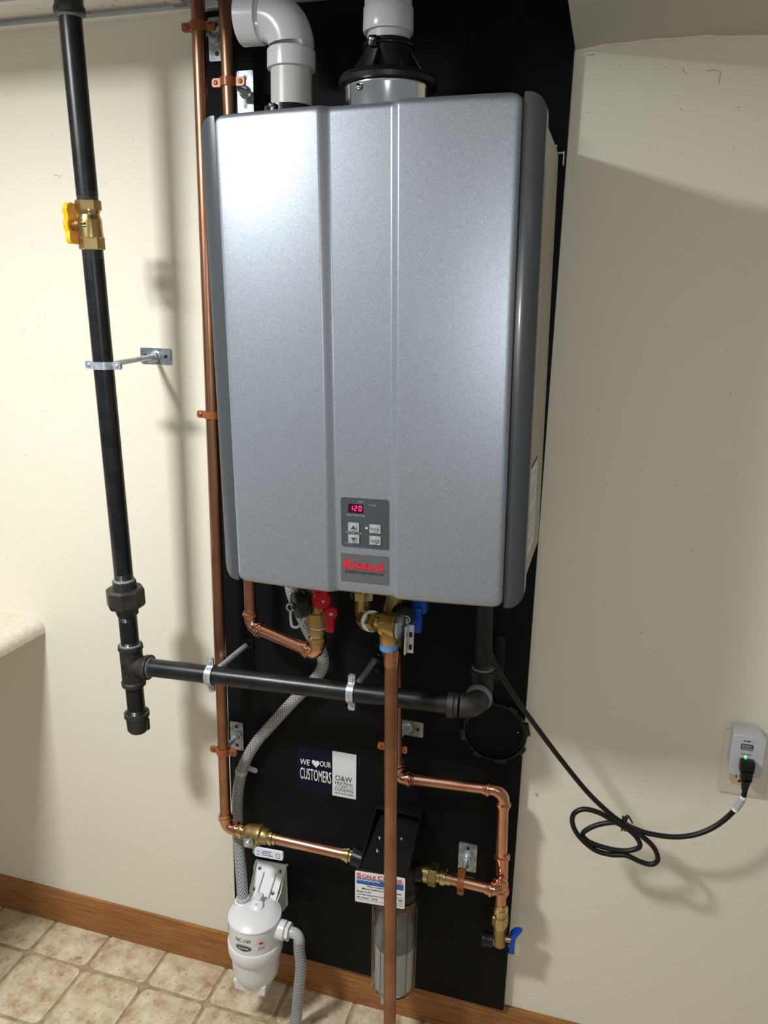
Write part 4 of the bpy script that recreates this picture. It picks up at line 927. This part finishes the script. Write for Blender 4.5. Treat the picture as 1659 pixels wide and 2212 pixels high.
# bowl: thin-walled clear shell with ribs
bo = MB(); bo.lathe((FX, FY, 0.173), Z, [(0.004, 0.0), (0.004, 0.020), (0.006, 0.034), (0.014, 0.0425), (0.035, 0.0455), (0.224, FBR - 0.001), (0.224, FBR - 0.004), (0.035, 0.0425), (0.016, 0.0395), (0.009, 0.031), (0.007, 0.018), (0.007, 0.0)], 44, caps=False); bw = bo.build('bowl', 'clear_plastic', fz)
for a in (-2.5, -1.95, -1.2, -0.75, -0.2, 0.6, 2.6):
    q = MB(); dx = Vector((math.cos(a), math.sin(a), 0)); q.tube([Vector((FX, FY, 0.19)) + dx * 0.0458, Vector((FX, FY, 0.394)) + dx * 0.0472], 0.0016, 6); q.build('bowl_rib', 'clear_plastic', bw)
q = MB(); q.box((FX - 0.012, FY - 0.033, 0.178), (0.007, 0.006, 0.028), 0.001); q.build('bowl_key', 'milky_plastic', bw)
ca = MB(); ca.lathe((FX, FY, 0.190), Z, [(0, 0.030), (0.002, 0.0385), (0.098, 0.0400), (0.100, 0.038), (0.1005, 0.0)], 36, caps=False); ca.build('cartridge_media', 'media_white', fz)
ca = MB(); ca.lathe((FX, FY, 0.291), Z, [(0, 0.0398), (0.012, 0.0402), (0.028, 0.0395), (0.044, 0.036), (0.05, 0.031), (0.090, 0.031), (0.100, 0.031)], 36); ca.build('cartridge_cap', 'media_grey', fz)
# printed plate, in front of the head
p0 = V3((0.1806, -0.1550, 0.4087)); p1 = V3((0.1799, -0.1550, 0.4779)); p2 = V3((0.2783, -0.1550, 0.4161))
pw = (p2 - p0).length; phh = (p1 - p0).length
lpp = plane_place(p0, p2 - p0, p1 - p0)
pl_o = MB().sheet(rrect(-0.0015, pw + 0.0015, -0.003, phh + 0.003, 0.003, 3), lpp, -0.0022, 0).build('plate_backing', 'black_plastic', fz)
wl = MB().sheet(rrect(0.0, pw, 0.0, phh, 0.0025, 3), lpp, 0.0001, 0.0006).build('printed_label', 'white_print', fz)
def LP(x, y): return lambda a, b_, t: lpp(x + a, y + b_, 0.0007 + t)
def bar(x0, x1, y0, y1, m, name='printed_line'):
    q = MB().sheet([(x0, y0), (x1, y0), (x1, y1), (x0, y1)], lpp, 0.0006, 0.0009); q.build(name, m, wl)
W_, H_ = pw, phh
lettering('S', W_ * 0.088, H_ * 0.135, LP(W_ * 0.035, H_ * 0.815), parent=wl, m='ink_red', bold=0.03)
lettering('CALE', W_ * 0.285, H_ * 0.10, LP(W_ * 0.135, H_ * 0.820), parent=wl, m='ink_red', bold=0.03)
lettering('C', W_ * 0.105, H_ * 0.135, LP(W_ * 0.455, H_ * 0.815), parent=wl, m='ink_red', bold=0.03)
lettering('UTTER', W_ * 0.385, H_ * 0.10, LP(W_ * 0.575, H_ * 0.820), parent=wl, m='ink_red', bold=0.03)
bar(W_ * 0.03, W_ * 0.97, H_ * 0.785, H_ * 0.80, 'ink_dark'); bar(W_ * 0.03, W_ * 0.97, H_ * 0.625, H_ * 0.770, 'ink_blue'); bar(W_ * 0.03, W_ * 0.97, H_ * 0.605, H_ * 0.622, 'ink_dark')
wv_ = MB(); wv_.tube([lpp(W_ * (0.03 + 0.46 * i / 24), H_ * (0.735 + 0.014 * math.sin(i * 1.3) + 0.006 * math.sin(i * 3.1)), 0.0009) for i in range(25)], 0.0006, 5); wv_.build('printed_wave', 'white_print', wl)
lettering('Water Conditioning for', W_ * 0.52, H_ * 0.062, LP(W_ * 0.24, H_ * 0.520), parent=wl, bold=0.015)
lettering('Mineral Scale/Corrosion Treatment', W_ * 0.80, H_ * 0.062, LP(W_ * 0.14, H_ * 0.435), parent=wl, bold=0.015)
lettering('Model: SC-SS3', W_ * 0.28, H_ * 0.055, LP(W_ * 0.04, H_ * 0.330), parent=wl, bold=0.015)
lettering('Cartridge Replacement: SS-3C', W_ * 0.56, H_ * 0.055, LP(W_ * 0.04, H_ * 0.235), parent=wl, bold=0.015)
lettering('Max. Pressure - 125 PSI', W_ * 0.41, H_ * 0.055, LP(W_ * 0.04, H_ * 0.140), parent=wl, bold=0.015)
lettering('SFES', W_ * 0.09, H_ * 0.06, LP(W_ * 0.87, H_ * 0.225), parent=wl, bold=0.02)
lettering('the USA', W_ * 0.12, H_ * 0.045, LP(W_ * 0.84, H_ * 0.315), parent=wl)
for x0, x1, y in ((0.04, 0.60, 0.085), (0.80, 0.97, 0.165), (0.84, 0.97, 0.115), (0.78, 0.97, 0.065)): bar(W_ * x0, W_ * x1, H_ * y, H_ * (y + 0.022), 'ink_grey')

# ------------------------------------------------------------------ condensate hoses and neutralizer
NX, NY = -0.0550, -0.110
hs = MB(); hs.tube(spline([(0.0430, -0.13, 1.13), (0.0401, -0.1200, 1.0250), (0.0475, -0.1000, 0.9709), (0.0574, -0.0750, 0.9157), (0.0751, -0.0580, 0.8679), (0.0749, -0.0500, 0.8350), (0.0545, -0.0450, 0.7996), (0.0098, -0.0380, 0.7460), (-0.0387, -0.0360, 0.6842), (-0.0795, -0.0360, 0.6295), (-0.1088, -0.0360, 0.5700), (-0.1230, -0.0380, 0.5011), (-0.1226, -0.0450, 0.4374), (-0.1145, -0.0580, 0.3851), (-0.1008, -0.0780, 0.3341), (-0.0879, -0.0980, 0.2895)], 10), 0.0118, 20, uv=True)
single('condensate_hose', hs, 'braided_hose', (-0.1, -0.05, 0.5), 'clear braided hose winding from under the heater down to the white neutralizer', 'hose')
pc = thing('hose_clip', (-0.1158, -0.0360, 0.5542), 'small pale p-clip holding the braided hose against the board', 'clip')
hp_ = V3((-0.1135, -0.0360, 0.5568)); hdr = (V3((-0.1230, -0.0380, 0.5011)) - V3((-0.1088, -0.0360, 0.5700))).normalized()
q = MB(); q.lathe(hp_ - hdr * 0.004, hdr, [(0, 0.0119), (0, 0.0132), (0.008, 0.0132), (0.008, 0.0119)], 24, caps=False); q.build('band', 'milky_plastic', pc)
q = MB(); q.sheet([(0.008, -0.006), (0.026, -0.006), (0.029, -0.003), (0.029, 0.003), (0.026, 0.006), (0.008, 0.006)], plane_place((hp_.x, BOARD - 0.001, hp_.z), Vector((1, 0, -0.15)), Vector((0.15, 0, 1))), -0.0005, 0.002); q.build('tab', 'milky_plastic', pc)
q = MB(); q.lathe((hp_.x + 0.020, BOARD - 0.002, hp_.z - 0.003), -Y, [(0, 0.003), (0.0015, 0.0024)], 10); q.build('screw', 'zinc', pc)
ne = thing('condensate_neutralizer', (NX, NY, 0.08), 'white plastic condensate neutralizer canister hung low on the board', 'condensate neutralizer')
NR = 0.0555
LZ = 0.278      # shoulder of the lid
b = MB(); b.lathe((NX, NY, 0.214), Z, [(0, NR - 0.002), (0, NR), (LZ - 0.214 - 0.005, NR - 0.0005), (LZ - 0.214 - 0.0035, NR + 0.0006), (LZ - 0.214 - 0.0012, NR - 0.0002), (LZ - 0.214 + 0.0005, NR - 0.003), (LZ - 0.214 + 0.006, NR - 0.010), (LZ - 0.214 + 0.0095, NR - 0.020), (LZ - 0.214 + 0.012, NR - 0.036), (LZ - 0.214 + 0.0125, 0.0)], 48, caps=False); b.build('lid', 'white_plastic', ne)
b = MB(); b.lathe((NX, NY, 0.189), Z, [(0, NR - 0.003), (0.001, NR + 0.0005), (0.005, NR + 0.0022), (0.027, NR + 0.0030), (0.030, NR + 0.0015), (0.0305, NR - 0.002)], 48); b.build('clamp_band', 'white_plastic', ne)
b = MB(); b.lathe((NX, NY, 0.110), Z, [(0, 0.0), (0.0, 0.020), (0.004, 0.033), (0.012, 0.0415), (0.024, 0.0470), (0.04, 0.0500), (0.085, 0.0520)], 48, caps=False); b.build('bowl', 'white_plastic', ne)
b = MB(); vs = []
for z, h in ((0.1035, 0.0325), (0.1047, 0.0340), (0.1290, 0.0365)):
    vs += [(NX + sx * h, NY + sy * h, z) for sx, sy in ((-1, -1), (1, -1), (1, 1), (-1, 1))]
b.add(vs, [(0, 1, 2, 3)] + [(4 * i + j, 4 * i + (j + 1) % 4, 4 * i + 4 + (j + 1) % 4, 4 * i + 4 + j) for i in range(2) for j in range(4)] + [(8, 9, 10, 11)]); b.build('base_foot', 'white_plastic', ne)
# inlet socket
ih = V3((-0.0879, -0.0980, 0.2895))
b = MB(); b.lathe((ih.x, ih.y, LZ - 0.004), Z, [(0, 0.0185), (0.010, 0.0178), (0.016, 0.0176), (0.018, 0.0150), (0.019, 0.0125)], 28); b.build('inlet_socket', 'white_plastic', ne)
b = MB(); b.lathe((ih.x, ih.y, LZ + 0.012), Z, [(0, 0.0145), (0.008, 0.0140), (0.009, 0.0122)], 24); b.build('hose_barb', 'milky_plastic', ne)
# centre button and bracket
b = MB(); b.lathe((-0.0530, -0.1050, LZ + 0.013), Vector((0, -0.35, 0.94)), [(0, 0.0145), (0.003, 0.0140), (0.005, 0.011), (0.0055, 0.0)], 28, caps=False); nb = b.build('lid_boss', 'white_plastic', ne)
q = MB(); q.lathe((-0.0530, -0.1068, LZ + 0.0182), Vector((0, -0.35, 0.94)), [(0, 0.0026), (0.001, 0.0022)], 10); q.build('screw', 'zinc', nb)
bk = MB(); bx0, bx1 = -0.1060, -0.0215
bk.sheet([(bx0 + 0.012, 0.330), (bx1, 0.334), (bx1 + 0.002, 0.228), (bx0 + 0.006, 0.240), (bx0 + 0.006, 0.31)], lambda u, w, t: Vector((u, BOARD - 0.0005 - t, w)), 0, 0.0035)
bk.sheet([(0, 0.334), (0.034, 0.288), (0.052, 0.280), (0.052, 0.250), (0.020, 0.228), (0, 0.228)], lambda u, w, t: Vector((bx1 - 0.003 + t, BOARD - u, w)), 0, 0.003)
bk.sheet([(0, 0.330), (0.034, 0.286), (0.040, 0.276), (0, 0.276)], lambda u, w, t: Vector((bx0 + 0.012 + t, BOARD - u, w)), 0, 0.003)
bk.sheet([(bx0 + 0.020, 0.0), (bx1 - 0.004, 0.0), (bx1 - 0.002, 0.078), (bx0 + 0.018, 0.078)], plane_place((0, -0.078, 0.276), X, Vector((0, 0.056, 0.055))), -0.003, 0.0)
bko = bk.build('wall_bracket', 'white_plastic', ne)
rib = MB(); pl = plane_place((0, -0.078, 0.276), X, Vector((0, 0.056, 0.055)))
rib.sheet([(-0.0485, 0.006), (-0.041, 0.012), (-0.0385, 0.060), (-0.0405, 0.060)], pl, 0, 0.006)
rib.sheet([(-0.076, 0.006), (-0.068, 0.012), (-0.066, 0.058), (-0.070, 0.058)], pl, 0, 0.006); rib.build('bracket_rib', 'white_plastic', bko)
for x, w in ((-0.079, 0.064), (-0.031, 0.066), (-0.0355, 0.022), (-0.078, 0.022)):
    q = MB(); q.lathe(pl(x, w, 0.0), Vector((0, -0.83, 0.55)), [(0, 0.0042), (0.0014, 0.0036), (0.002, 0.0014)], 12); q.build('screw', 'thread_steel', bko)
b = MB(); b.box((-0.0545, -0.090, LZ + 0.018), (0.016, 0.020, 0.018), 0.003); b.build('latch', 'white_plastic', ne)
# outlet on the right
oz = 0.2515
b = MB(); b.lathe((NX + NR - 0.010, NY, oz), X, [(0, 0.0200), (0.018, 0.0200), (0.024, 0.0195), (0.025, 0.0165)], 32); b.build('outlet_socket', 'white_plastic', ne)
b = MB(); b.lathe((NX + NR + 0.0155, NY, oz), X, [(0, 0.0155), (0.002, 0.0155), (0.002, 0.0190), (0.008, 0.0190), (0.008, 0.0130), (0.009, 0.0120)], 6); b.build('outlet_nut', 'white_plastic', ne, angle=20)
b = MB(); oc = Vector((NX + NR + 0.044, NY, oz)); b.tube([(NX + NR + 0.022, NY, oz)] + bend((NX + NR + 0.024, NY, oz), oc, oc - Z * 0.05, 0.014, 8) + [oc - Z * 0.030], 0.0112, 22); b.build('outlet_elbow', 'milky_plastic', ne)
# print on the lid, wrapped round the cylinder
def CYL(ang0, z0): return lambda a, b_, t: Vector((NX + (NR - 0.0004 + t) * math.sin(ang0 + a / NR), NY - (NR - 0.0004 + t) * math.cos(ang0 + a / NR), z0 + b_))
lettering('NC-1W', 0.0345, 0.0095, CYL(-0.34, 0.2515), t=0.0007, parent=ne, m='ink_dark')
def oval(rx, rz, ang, z0, m, t, name):
    q = MB(); pc_ = CYL(ang, z0); n = 28; q.add([pc_(0, 0, t)] + [pc_(rx * math.cos(2 * PI * i / n), rz * math.sin(2 * PI * i / n), t) for i in range(n)], [(0, i + 1, (i + 1) % n + 1) for i in range(n)]); return q.build(name, m, ne, flat=True)
oval(0.0185, 0.0078, -0.02, 0.2385, 'ink_green', 0.0006, 'badge_edge'); oval(0.0176, 0.0071, -0.02, 0.2385, 'white_print', 0.0008, 'badge_ring'); oval(0.0168, 0.0064, -0.02, 0.2385, 'ink_green', 0.0010, 'badge')
lettering('AXIOM', 0.0220, 0.0046, CYL(-0.215, 0.2362), t=0.0013, parent=ne, m='white_print', bold=0.02)
oval(0.0092, 0.0092, 0.66, 0.2500, 'ink_grey', 0.0006, 'emblem_edge'); oval(0.0085, 0.0085, 0.66, 0.2500, 'white_plastic', 0.0008, 'emblem_field')
q = MB(); pc_ = CYL(0.66, 0.2500); q.add([pc_(-0.0042, -0.003, 0.001), pc_(0.0042, -0.003, 0.001), pc_(0.0042, 0.003, 0.001), pc_(-0.0042, 0.003, 0.001)], [(0, 1, 2, 3)]); q.build('emblem_block', 'ink_red', ne, flat=True)
for z0, w_ in ((0.2375, 0.006), (0.2335, 0.0075)):
    q = MB(); pc_ = CYL(0.66, z0); q.add([pc_(-w_, 0, 0.0007), pc_(w_, 0, 0.0007), pc_(w_, 0.0022, 0.0007), pc_(-w_, 0.0022, 0.0007)], [(0, 1, 2, 3)]); q.build('printed_line', 'ink_grey', ne, flat=True)
oval(0.0075, 0.0075, -1.05, 0.2540, 'ink_grey', 0.0006, 'emblem_edge'); oval(0.0068, 0.0068, -1.05, 0.2540, 'white_plastic', 0.0008, 'emblem_field')
for z0, w_ in ((0.2425, 0.007), (0.2380, 0.006)):
    q = MB(); pc_ = CYL(-1.02, z0); q.add([pc_(-w_, 0, 0.0007), pc_(w_, 0, 0.0007), pc_(w_, 0.0016, 0.0007), pc_(-w_, 0.0016, 0.0007)], [(0, 1, 2, 3)]); q.build('printed_line', 'ink_grey', ne, flat=True)
oh = MB(); oh.tube(spline([oc - Z * 0.014, oc - Z * 0.04, (0.0477, -0.1100, 0.1674), (0.0415, -0.1120, 0.0949), (0.0372, -0.1160, 0.0298), (0.031, -0.128, 0.018), (0.024, -0.20, 0.014), (0.0, -0.34, 0.0135)], 10), 0.0122, 20, uv=True)
single('drain_hose', oh, 'braided_hose', (0.04, -0.12, 0.1), 'clear braided hose dropping from the neutralizer outlet to the floor', 'hose')

# ------------------------------------------------------------------ stickers on the board
s0 = V3((0.0057, -0.0180, 0.5265)); s1_ = V3((0.1366, -0.0180, 0.5302)); s2_ = V3((0.0068, -0.0180, 0.6321))
SW, SH = 0.1300, 0.1040
spl = plane_place((0.0055, BOARD - 0.0002, 0.5285), X + Z * 0.012, Z)
sk_ = thing('company_sticker', (0.07, BOARD, 0.53), 'navy and white company sticker with hand lettering on the black board', 'sticker')
MB().sheet([(0, 0), (0.0785, 0), (0.0785, SH), (0, SH)], spl, 0, 0.0005).build('navy_half', 'ink_navy', sk_)
wh = MB().sheet([(0.0785, 0), (SW, 0), (SW, SH), (0.0785, SH)], spl, 0, 0.0005).build('white_half', 'paper', sk_)
def SP(x, y): return lambda a, b_, t: spl(x + a, y + b_, 0.0006 + t)
lettering('WE', 0.0215, 0.0135, SP(0.0075, 0.0605), parent=sk_, m='white_print', shear=0.1, bold=0.012)
lettering('OUR', 0.0240, 0.0130, SP(0.0515, 0.0635), parent=sk_, m='white_print', bold=0.012, shear=0.05)
lettering('CUSTOMERS', 0.0690, 0.0270, SP(0.0070, 0.0265), parent=sk_, m='white_print', shear=0.04, bold=0.005)
ht = []
for i in range(40):
    a = 2 * PI * i / 40; hx_ = 16 * math.sin(a) ** 3; hy_ = 13 * math.cos(a) - 5 * math.cos(2 * a) - 2 * math.cos(3 * a) - math.cos(4 * a)
    ht.append((0.0422 + hx_ * 0.00053 - hy_ * 0.00004, 0.0680 + hy_ * 0.00062))
q = MB(); q.add([spl(u, w, 0.0008) for u, w in ht], [tuple(range(40))]); q.build('heart', 'white_print', sk_, flat=True)
lettering('O&W', 0.0365, 0.0120, SP(0.0850, 0.0375), parent=sk_, m='ink_dark')
lettering('HEATING', 0.0385, 0.0072, SP(0.0845, 0.0285), parent=sk_, m='ink_dark')
lettering('AND', 0.0140, 0.0045, SP(0.0970, 0.0228), parent=sk_, m='ink_dark')
for x0 in (0.0845, 0.1120):
    q = MB().sheet([(x0, 0.0246), (x0 + 0.0110, 0.0246), (x0 + 0.0110, 0.0252), (x0, 0.0252)], spl, 0.0006, 0.0008); q.build('printed_rule', 'ink_dark', sk_)
lettering('COOLING', 0.0400, 0.0080, SP(0.0838, 0.0135), parent=sk_, m='ink_dark')
lettering('414-339-2641', 0.0395, 0.0052, SP(0.0845, 0.0058), parent=sk_, m='ink_dark', name='phone_number')

# ------------------------------------------------------------------ black vent flange ring on the board
rc_ = V3((0.4114, -0.0240, 0.7415)); RR = 0.0605
fr = thing('vent_flange', (rc_.x, BOARD, rc_.z), 'round black plastic vent flange ring low on the board edge', 'vent flange')
b = MB(); b.lathe((rc_.x, BOARD + 0.0004, rc_.z), -Y, [(0, RR - 0.008), (0, RR), (0.010, RR), (0.012, RR - 0.002), (0.012, RR - 0.004), (0.003, RR - 0.006), (0.003, RR - 0.008)], 56, caps=False); b.build('ring', 'black_plastic', fr)
b = MB(); b.lathe((rc_.x, BOARD + 0.0004, rc_.z), -Y, [(0, RR - 0.007), (0.0015, RR - 0.007)], 48); b.build('backing', 'black_paint', fr)
for i in range(8):
    a = i * PI / 4 + 0.25; dx = Vector((math.cos(a), 0, math.sin(a))); tx = Vector((-math.sin(a), 0, math.cos(a)))
    q = MB(); q.box(Vector((rc_.x, BOARD - 0.006, rc_.z)) + dx * (RR + 0.001), (0.008, 0.010, 0.016 if i % 2 else 0.024), 0.001, axes=(dx, Y, tx)); q.build('clip', 'black_plastic', fr)
q = MB(); q.lathe((rc_.x + 0.043, BOARD - 0.003, rc_.z + 0.004), -Y, [(0, 0.0016), (0.001, 0.0012)], 8); q.build('screw', 'zinc', fr)

# ------------------------------------------------------------------ outlet, surge adapter and power cord
ou = thing('wall_outlet', (0.85, 0.0, 0.747), 'almond duplex outlet plate on the cream wall behind the surge adapter', 'outlet')
MB().box((0.850, -0.0028, 0.7468), (0.0785, 0.0056, 0.1225), 0.0022).build('cover_plate', 'outlet_plate', ou)
for z in (0.786, 0.7205):
    ol = []
    for i in range(32):
        a = 2 * PI * i / 32; ol.append((0.0172 * math.cos(a), max(min(0.0172 * math.sin(a), 0.0142), -0.0142)))
    rcp = MB().sheet(ol, plane_place((0.8435, -0.0052, z), X, Z), 0, 0.0016).build('receptacle', 'outlet_almond', ou)
    for dx, dz, w, h in ((-0.006, 0.003, 0.0018, 0.008), (0.006, 0.003, 0.0018, 0.0065), (0.0, -0.007, 0.0042, 0.0042)):
        q = MB(); q.box((0.8435 + dx, -0.0069, z + dz), (w, 0.0006, h)); q.build('slot', 'black_plastic', rcp)
su = thing('surge_adapter', (0.842, -0.03, 0.788), 'white plug-in surge adapter with printed front and green light, in the outlet', 'surge protector')
sx0, sx1, sz0, sz1 = 0.8155, 0.8690, 0.7495, 0.8265; SF = -0.050
b = MB()
bk_ = rrect(sx0 + 0.003, sx1 - 0.007, sz0 + 0.003, sz1 - 0.002, 0.004, 3); fr_ = rrect(sx0, sx1 - 0.002, sz0, sz1 - 0.001, 0.004, 3); fi = rrect(sx0 + 0.001, sx1 - 0.0032, sz0 + 0.001, sz1 - 0.002, 0.0035, 3); n = len(bk_)
b.add([(x, -0.0062, z) for x, z in bk_] + [(x, SF + 0.0015, z) for x, z in fr_] + [(x, SF, z) for x, z in fi], [(i, (i + 1) % n, (i + 1) % n + n, i + n) for i in range(n)] + [(i + n, (i + 1) % n + n, (i + 1) % n + 2 * n, i + 2 * n) for i in range(n)] + [tuple(range(n)), tuple(range(2 * n, 3 * n))])
b.build('housing', 'surge_grey', su)
def SU(x, z): return lambda a, b_, t: Vector((sx0 + x + a, SF - 0.0001 - t, sz0 + z + b_))
lettering('ALARM', 0.0115, 0.0032, SU(0.0150, 0.0655), parent=su, bold=0.02)
q = MB(); pq = SU(0.028, 0.0670); q.sheet([(0, -0.0008), (0.0012, -0.0008), (0.0028, -0.0022), (0.0028, 0.0022), (0.0012, 0.0008), (0, 0.0008)], pq, 0, 0.0003); q.tube([pq(0.0036 + 0.0012 * math.cos(a), 0.0018 * math.sin(a), 0.0003) for a in [-1 + 0.4 * i for i in range(6)]], 0.0003, 4); q.build('speaker_symbol', 'ink_grey', su)
q = MB().sheet([(0, 0), (0.0190, 0), (0.0190, 0.0068), (0, 0.0068)], SU(0.0130, 0.0545), 0, 0.0003); q.build('brand_block', 'ink_dark', su)
lettering('SMART', 0.0165, 0.0042, SU(0.0142, 0.0558), t=0.0006, parent=su, m='white_print')
q = MB()
for o_ in ([(0, 0), (0.0190, 0), (0.0190, 0.0006), (0, 0.0006)], [(0, 0), (0.0006, 0), (0.0006, 0.0048), (0, 0.0048)], [(0.0184, 0), (0.019, 0), (0.019, 0.0048), (0.0184, 0.0048)]): q.sheet(o_, SU(0.0130, 0.0500), 0, 0.0003)
q.build('brand_frame', 'ink_dark', su)
lettering('ELECTRICIAN', 0.0165, 0.0028, SU(0.0142, 0.0512), parent=su, bold=0.01)
lettering('PROTECTED', 0.0155, 0.0024, SU(0.0150, 0.0412), parent=su, bold=0.01)
q = MB(); q.lathe((sx0 + 0.0225, SF, sz0 + 0.0375), -Y, [(0, 0.0022), (0.0006, 0.0018), (0.0009, 0.0005)], 14); q.build('indicator_light', 'led_bright_green', su)
# cord: plug, lead, tied loops
cd = thing('power_cord', (0.80, -0.07, 0.70), 'black power cord with tied loops running from heater to surge adapter', 'power cord')
pc0 = Vector((sx0 + 0.0250, SF - 0.0002, sz0 + 0.0250))
b = MB(); b.box(pc0 - Y * 0.0085 + Z * 0.001, (0.0235, 0.017, 0.0215), 0.0035); vs = []
b.box(pc0 - Y * 0.014 - Z * 0.015, (0.0190, 0.016, 0.018), 0.0035); b.tube([pc0 - Y * 0.018 - Z * (0.020 + 0.0014 * i) for i in range(14)], [(0.0082 - 0.00022 * i) - (0.0008 if i % 3 == 2 else 0) for i in range(14)], 16); b.build('plug', 'black_plastic', cd)
pe = pc0 - Y * 0.018 - Z * 0.037
tie = V3((0.6503, -0.0850, 0.6400))
lead1 = spline([pe + Z * 0.004, (0.8395, -0.0720, 0.7255), (0.8287, -0.0700, 0.6929), (0.8053, -0.0720, 0.6605), (0.7755, -0.0750, 0.6381), (0.7387, -0.0780, 0.6261), (0.6962, -0.0820, 0.6266), (0.6690, -0.0840, 0.6332), tie, (0.6249, -0.0860, 0.6340), (0.6020, -0.0880, 0.6225), (0.5866, -0.0900, 0.6060), (0.5982, -0.0900, 0.5922), (0.6293, -0.0880, 0.5846), (0.6611, -0.0860, 0.5849), (0.6841, -0.0860, 0.5982), (0.6785, -0.0860, 0.6159), (0.6605, -0.0870, 0.6315), (0.6401, -0.0880, 0.6408), (0.6112, -0.0910, 0.6553), (0.5847, -0.0940, 0.6591), (0.5682, -0.0960, 0.6473), (0.5675, -0.0970, 0.6268), (0.5815, -0.0960, 0.6024), (0.6098, -0.0940, 0.5806), (0.6381, -0.0920, 0.5762), (0.6639, -0.0910, 0.5798), (0.6897, -0.0900, 0.5719), (0.7077, -0.0900, 0.5715), (0.7164, -0.0900, 0.5842), (0.7072, -0.0890, 0.6060), (0.6844, -0.0900, 0.6250), (0.6572, -0.0920, 0.6410), (0.6288, -0.0960, 0.6609), (0.5879, -0.1040, 0.7002), (0.5406, -0.1130, 0.7576), (0.4936, -0.1210, 0.8189), (0.4514, -0.1280, 0.8760), (0.4192, -0.1330, 0.9276), (0.3983, -0.1370, 0.9772), (0.3872, -0.1400, 1.0185), (0.390, -0.142, 1.06), (0.389, -0.142, 1.11)], 8)
b = MB(); b.tube(lead1, 0.0044, 12); b.build('lead', 'black_rubber', cd)
b = MB(); b.tube(spline([(0.8398, -0.0720, 0.7238), (0.8360, -0.0708, 0.7095), (0.8306, -0.0700, 0.6951)], 6), 0.0054, 14); ctg = b.build('cord_tag', 'cord_tag', cd)
b = MB(); b.tube([(0.8402, -0.0720, 0.7257), (0.8391, -0.0718, 0.7208)], 0.0057, 14); b.build('tag_band', 'white_tape', ctg)
b = MB(); b.tube([(0.8317, -0.0702, 0.6982), (0.8300, -0.0700, 0.6941)], 0.0057, 14); b.build('tag_band', 'white_tape', ctg)
b = MB(); q0_ = tie
b.tube([q0_ + Vector((0.0015, math.cos(a) * 0.011 , math.sin(a) * 0.012 - 0.001)) for a in [2 * PI * i / 18 for i in range(19)]], 0.0018, 7, caps=False)
b.tube([q0_ + Vector((0.0065, math.cos(a) * 0.011, math.sin(a) * 0.012 - 0.001)) for a in [2 * PI * i / 18 for i in range(19)]], 0.0018, 7, caps=False)
b.tube(spline([q0_ + Vector((0.0015, -0.006, 0.010)), q0_ + Vector((0.004, -0.010, 0.020)), q0_ + Vector((0.009, -0.010, 0.0225)), q0_ + Vector((0.017, -0.010, 0.010))], 5), 0.0014, 7)
b.tube(spline([q0_ + Vector((0.0065, -0.006, 0.010)), q0_ + Vector((0.0085, -0.009, 0.018)), q0_ + Vector((0.010, -0.010, 0.0225))], 4), 0.0014, 7); b.build('twist_tie', 'black_plastic', cd)
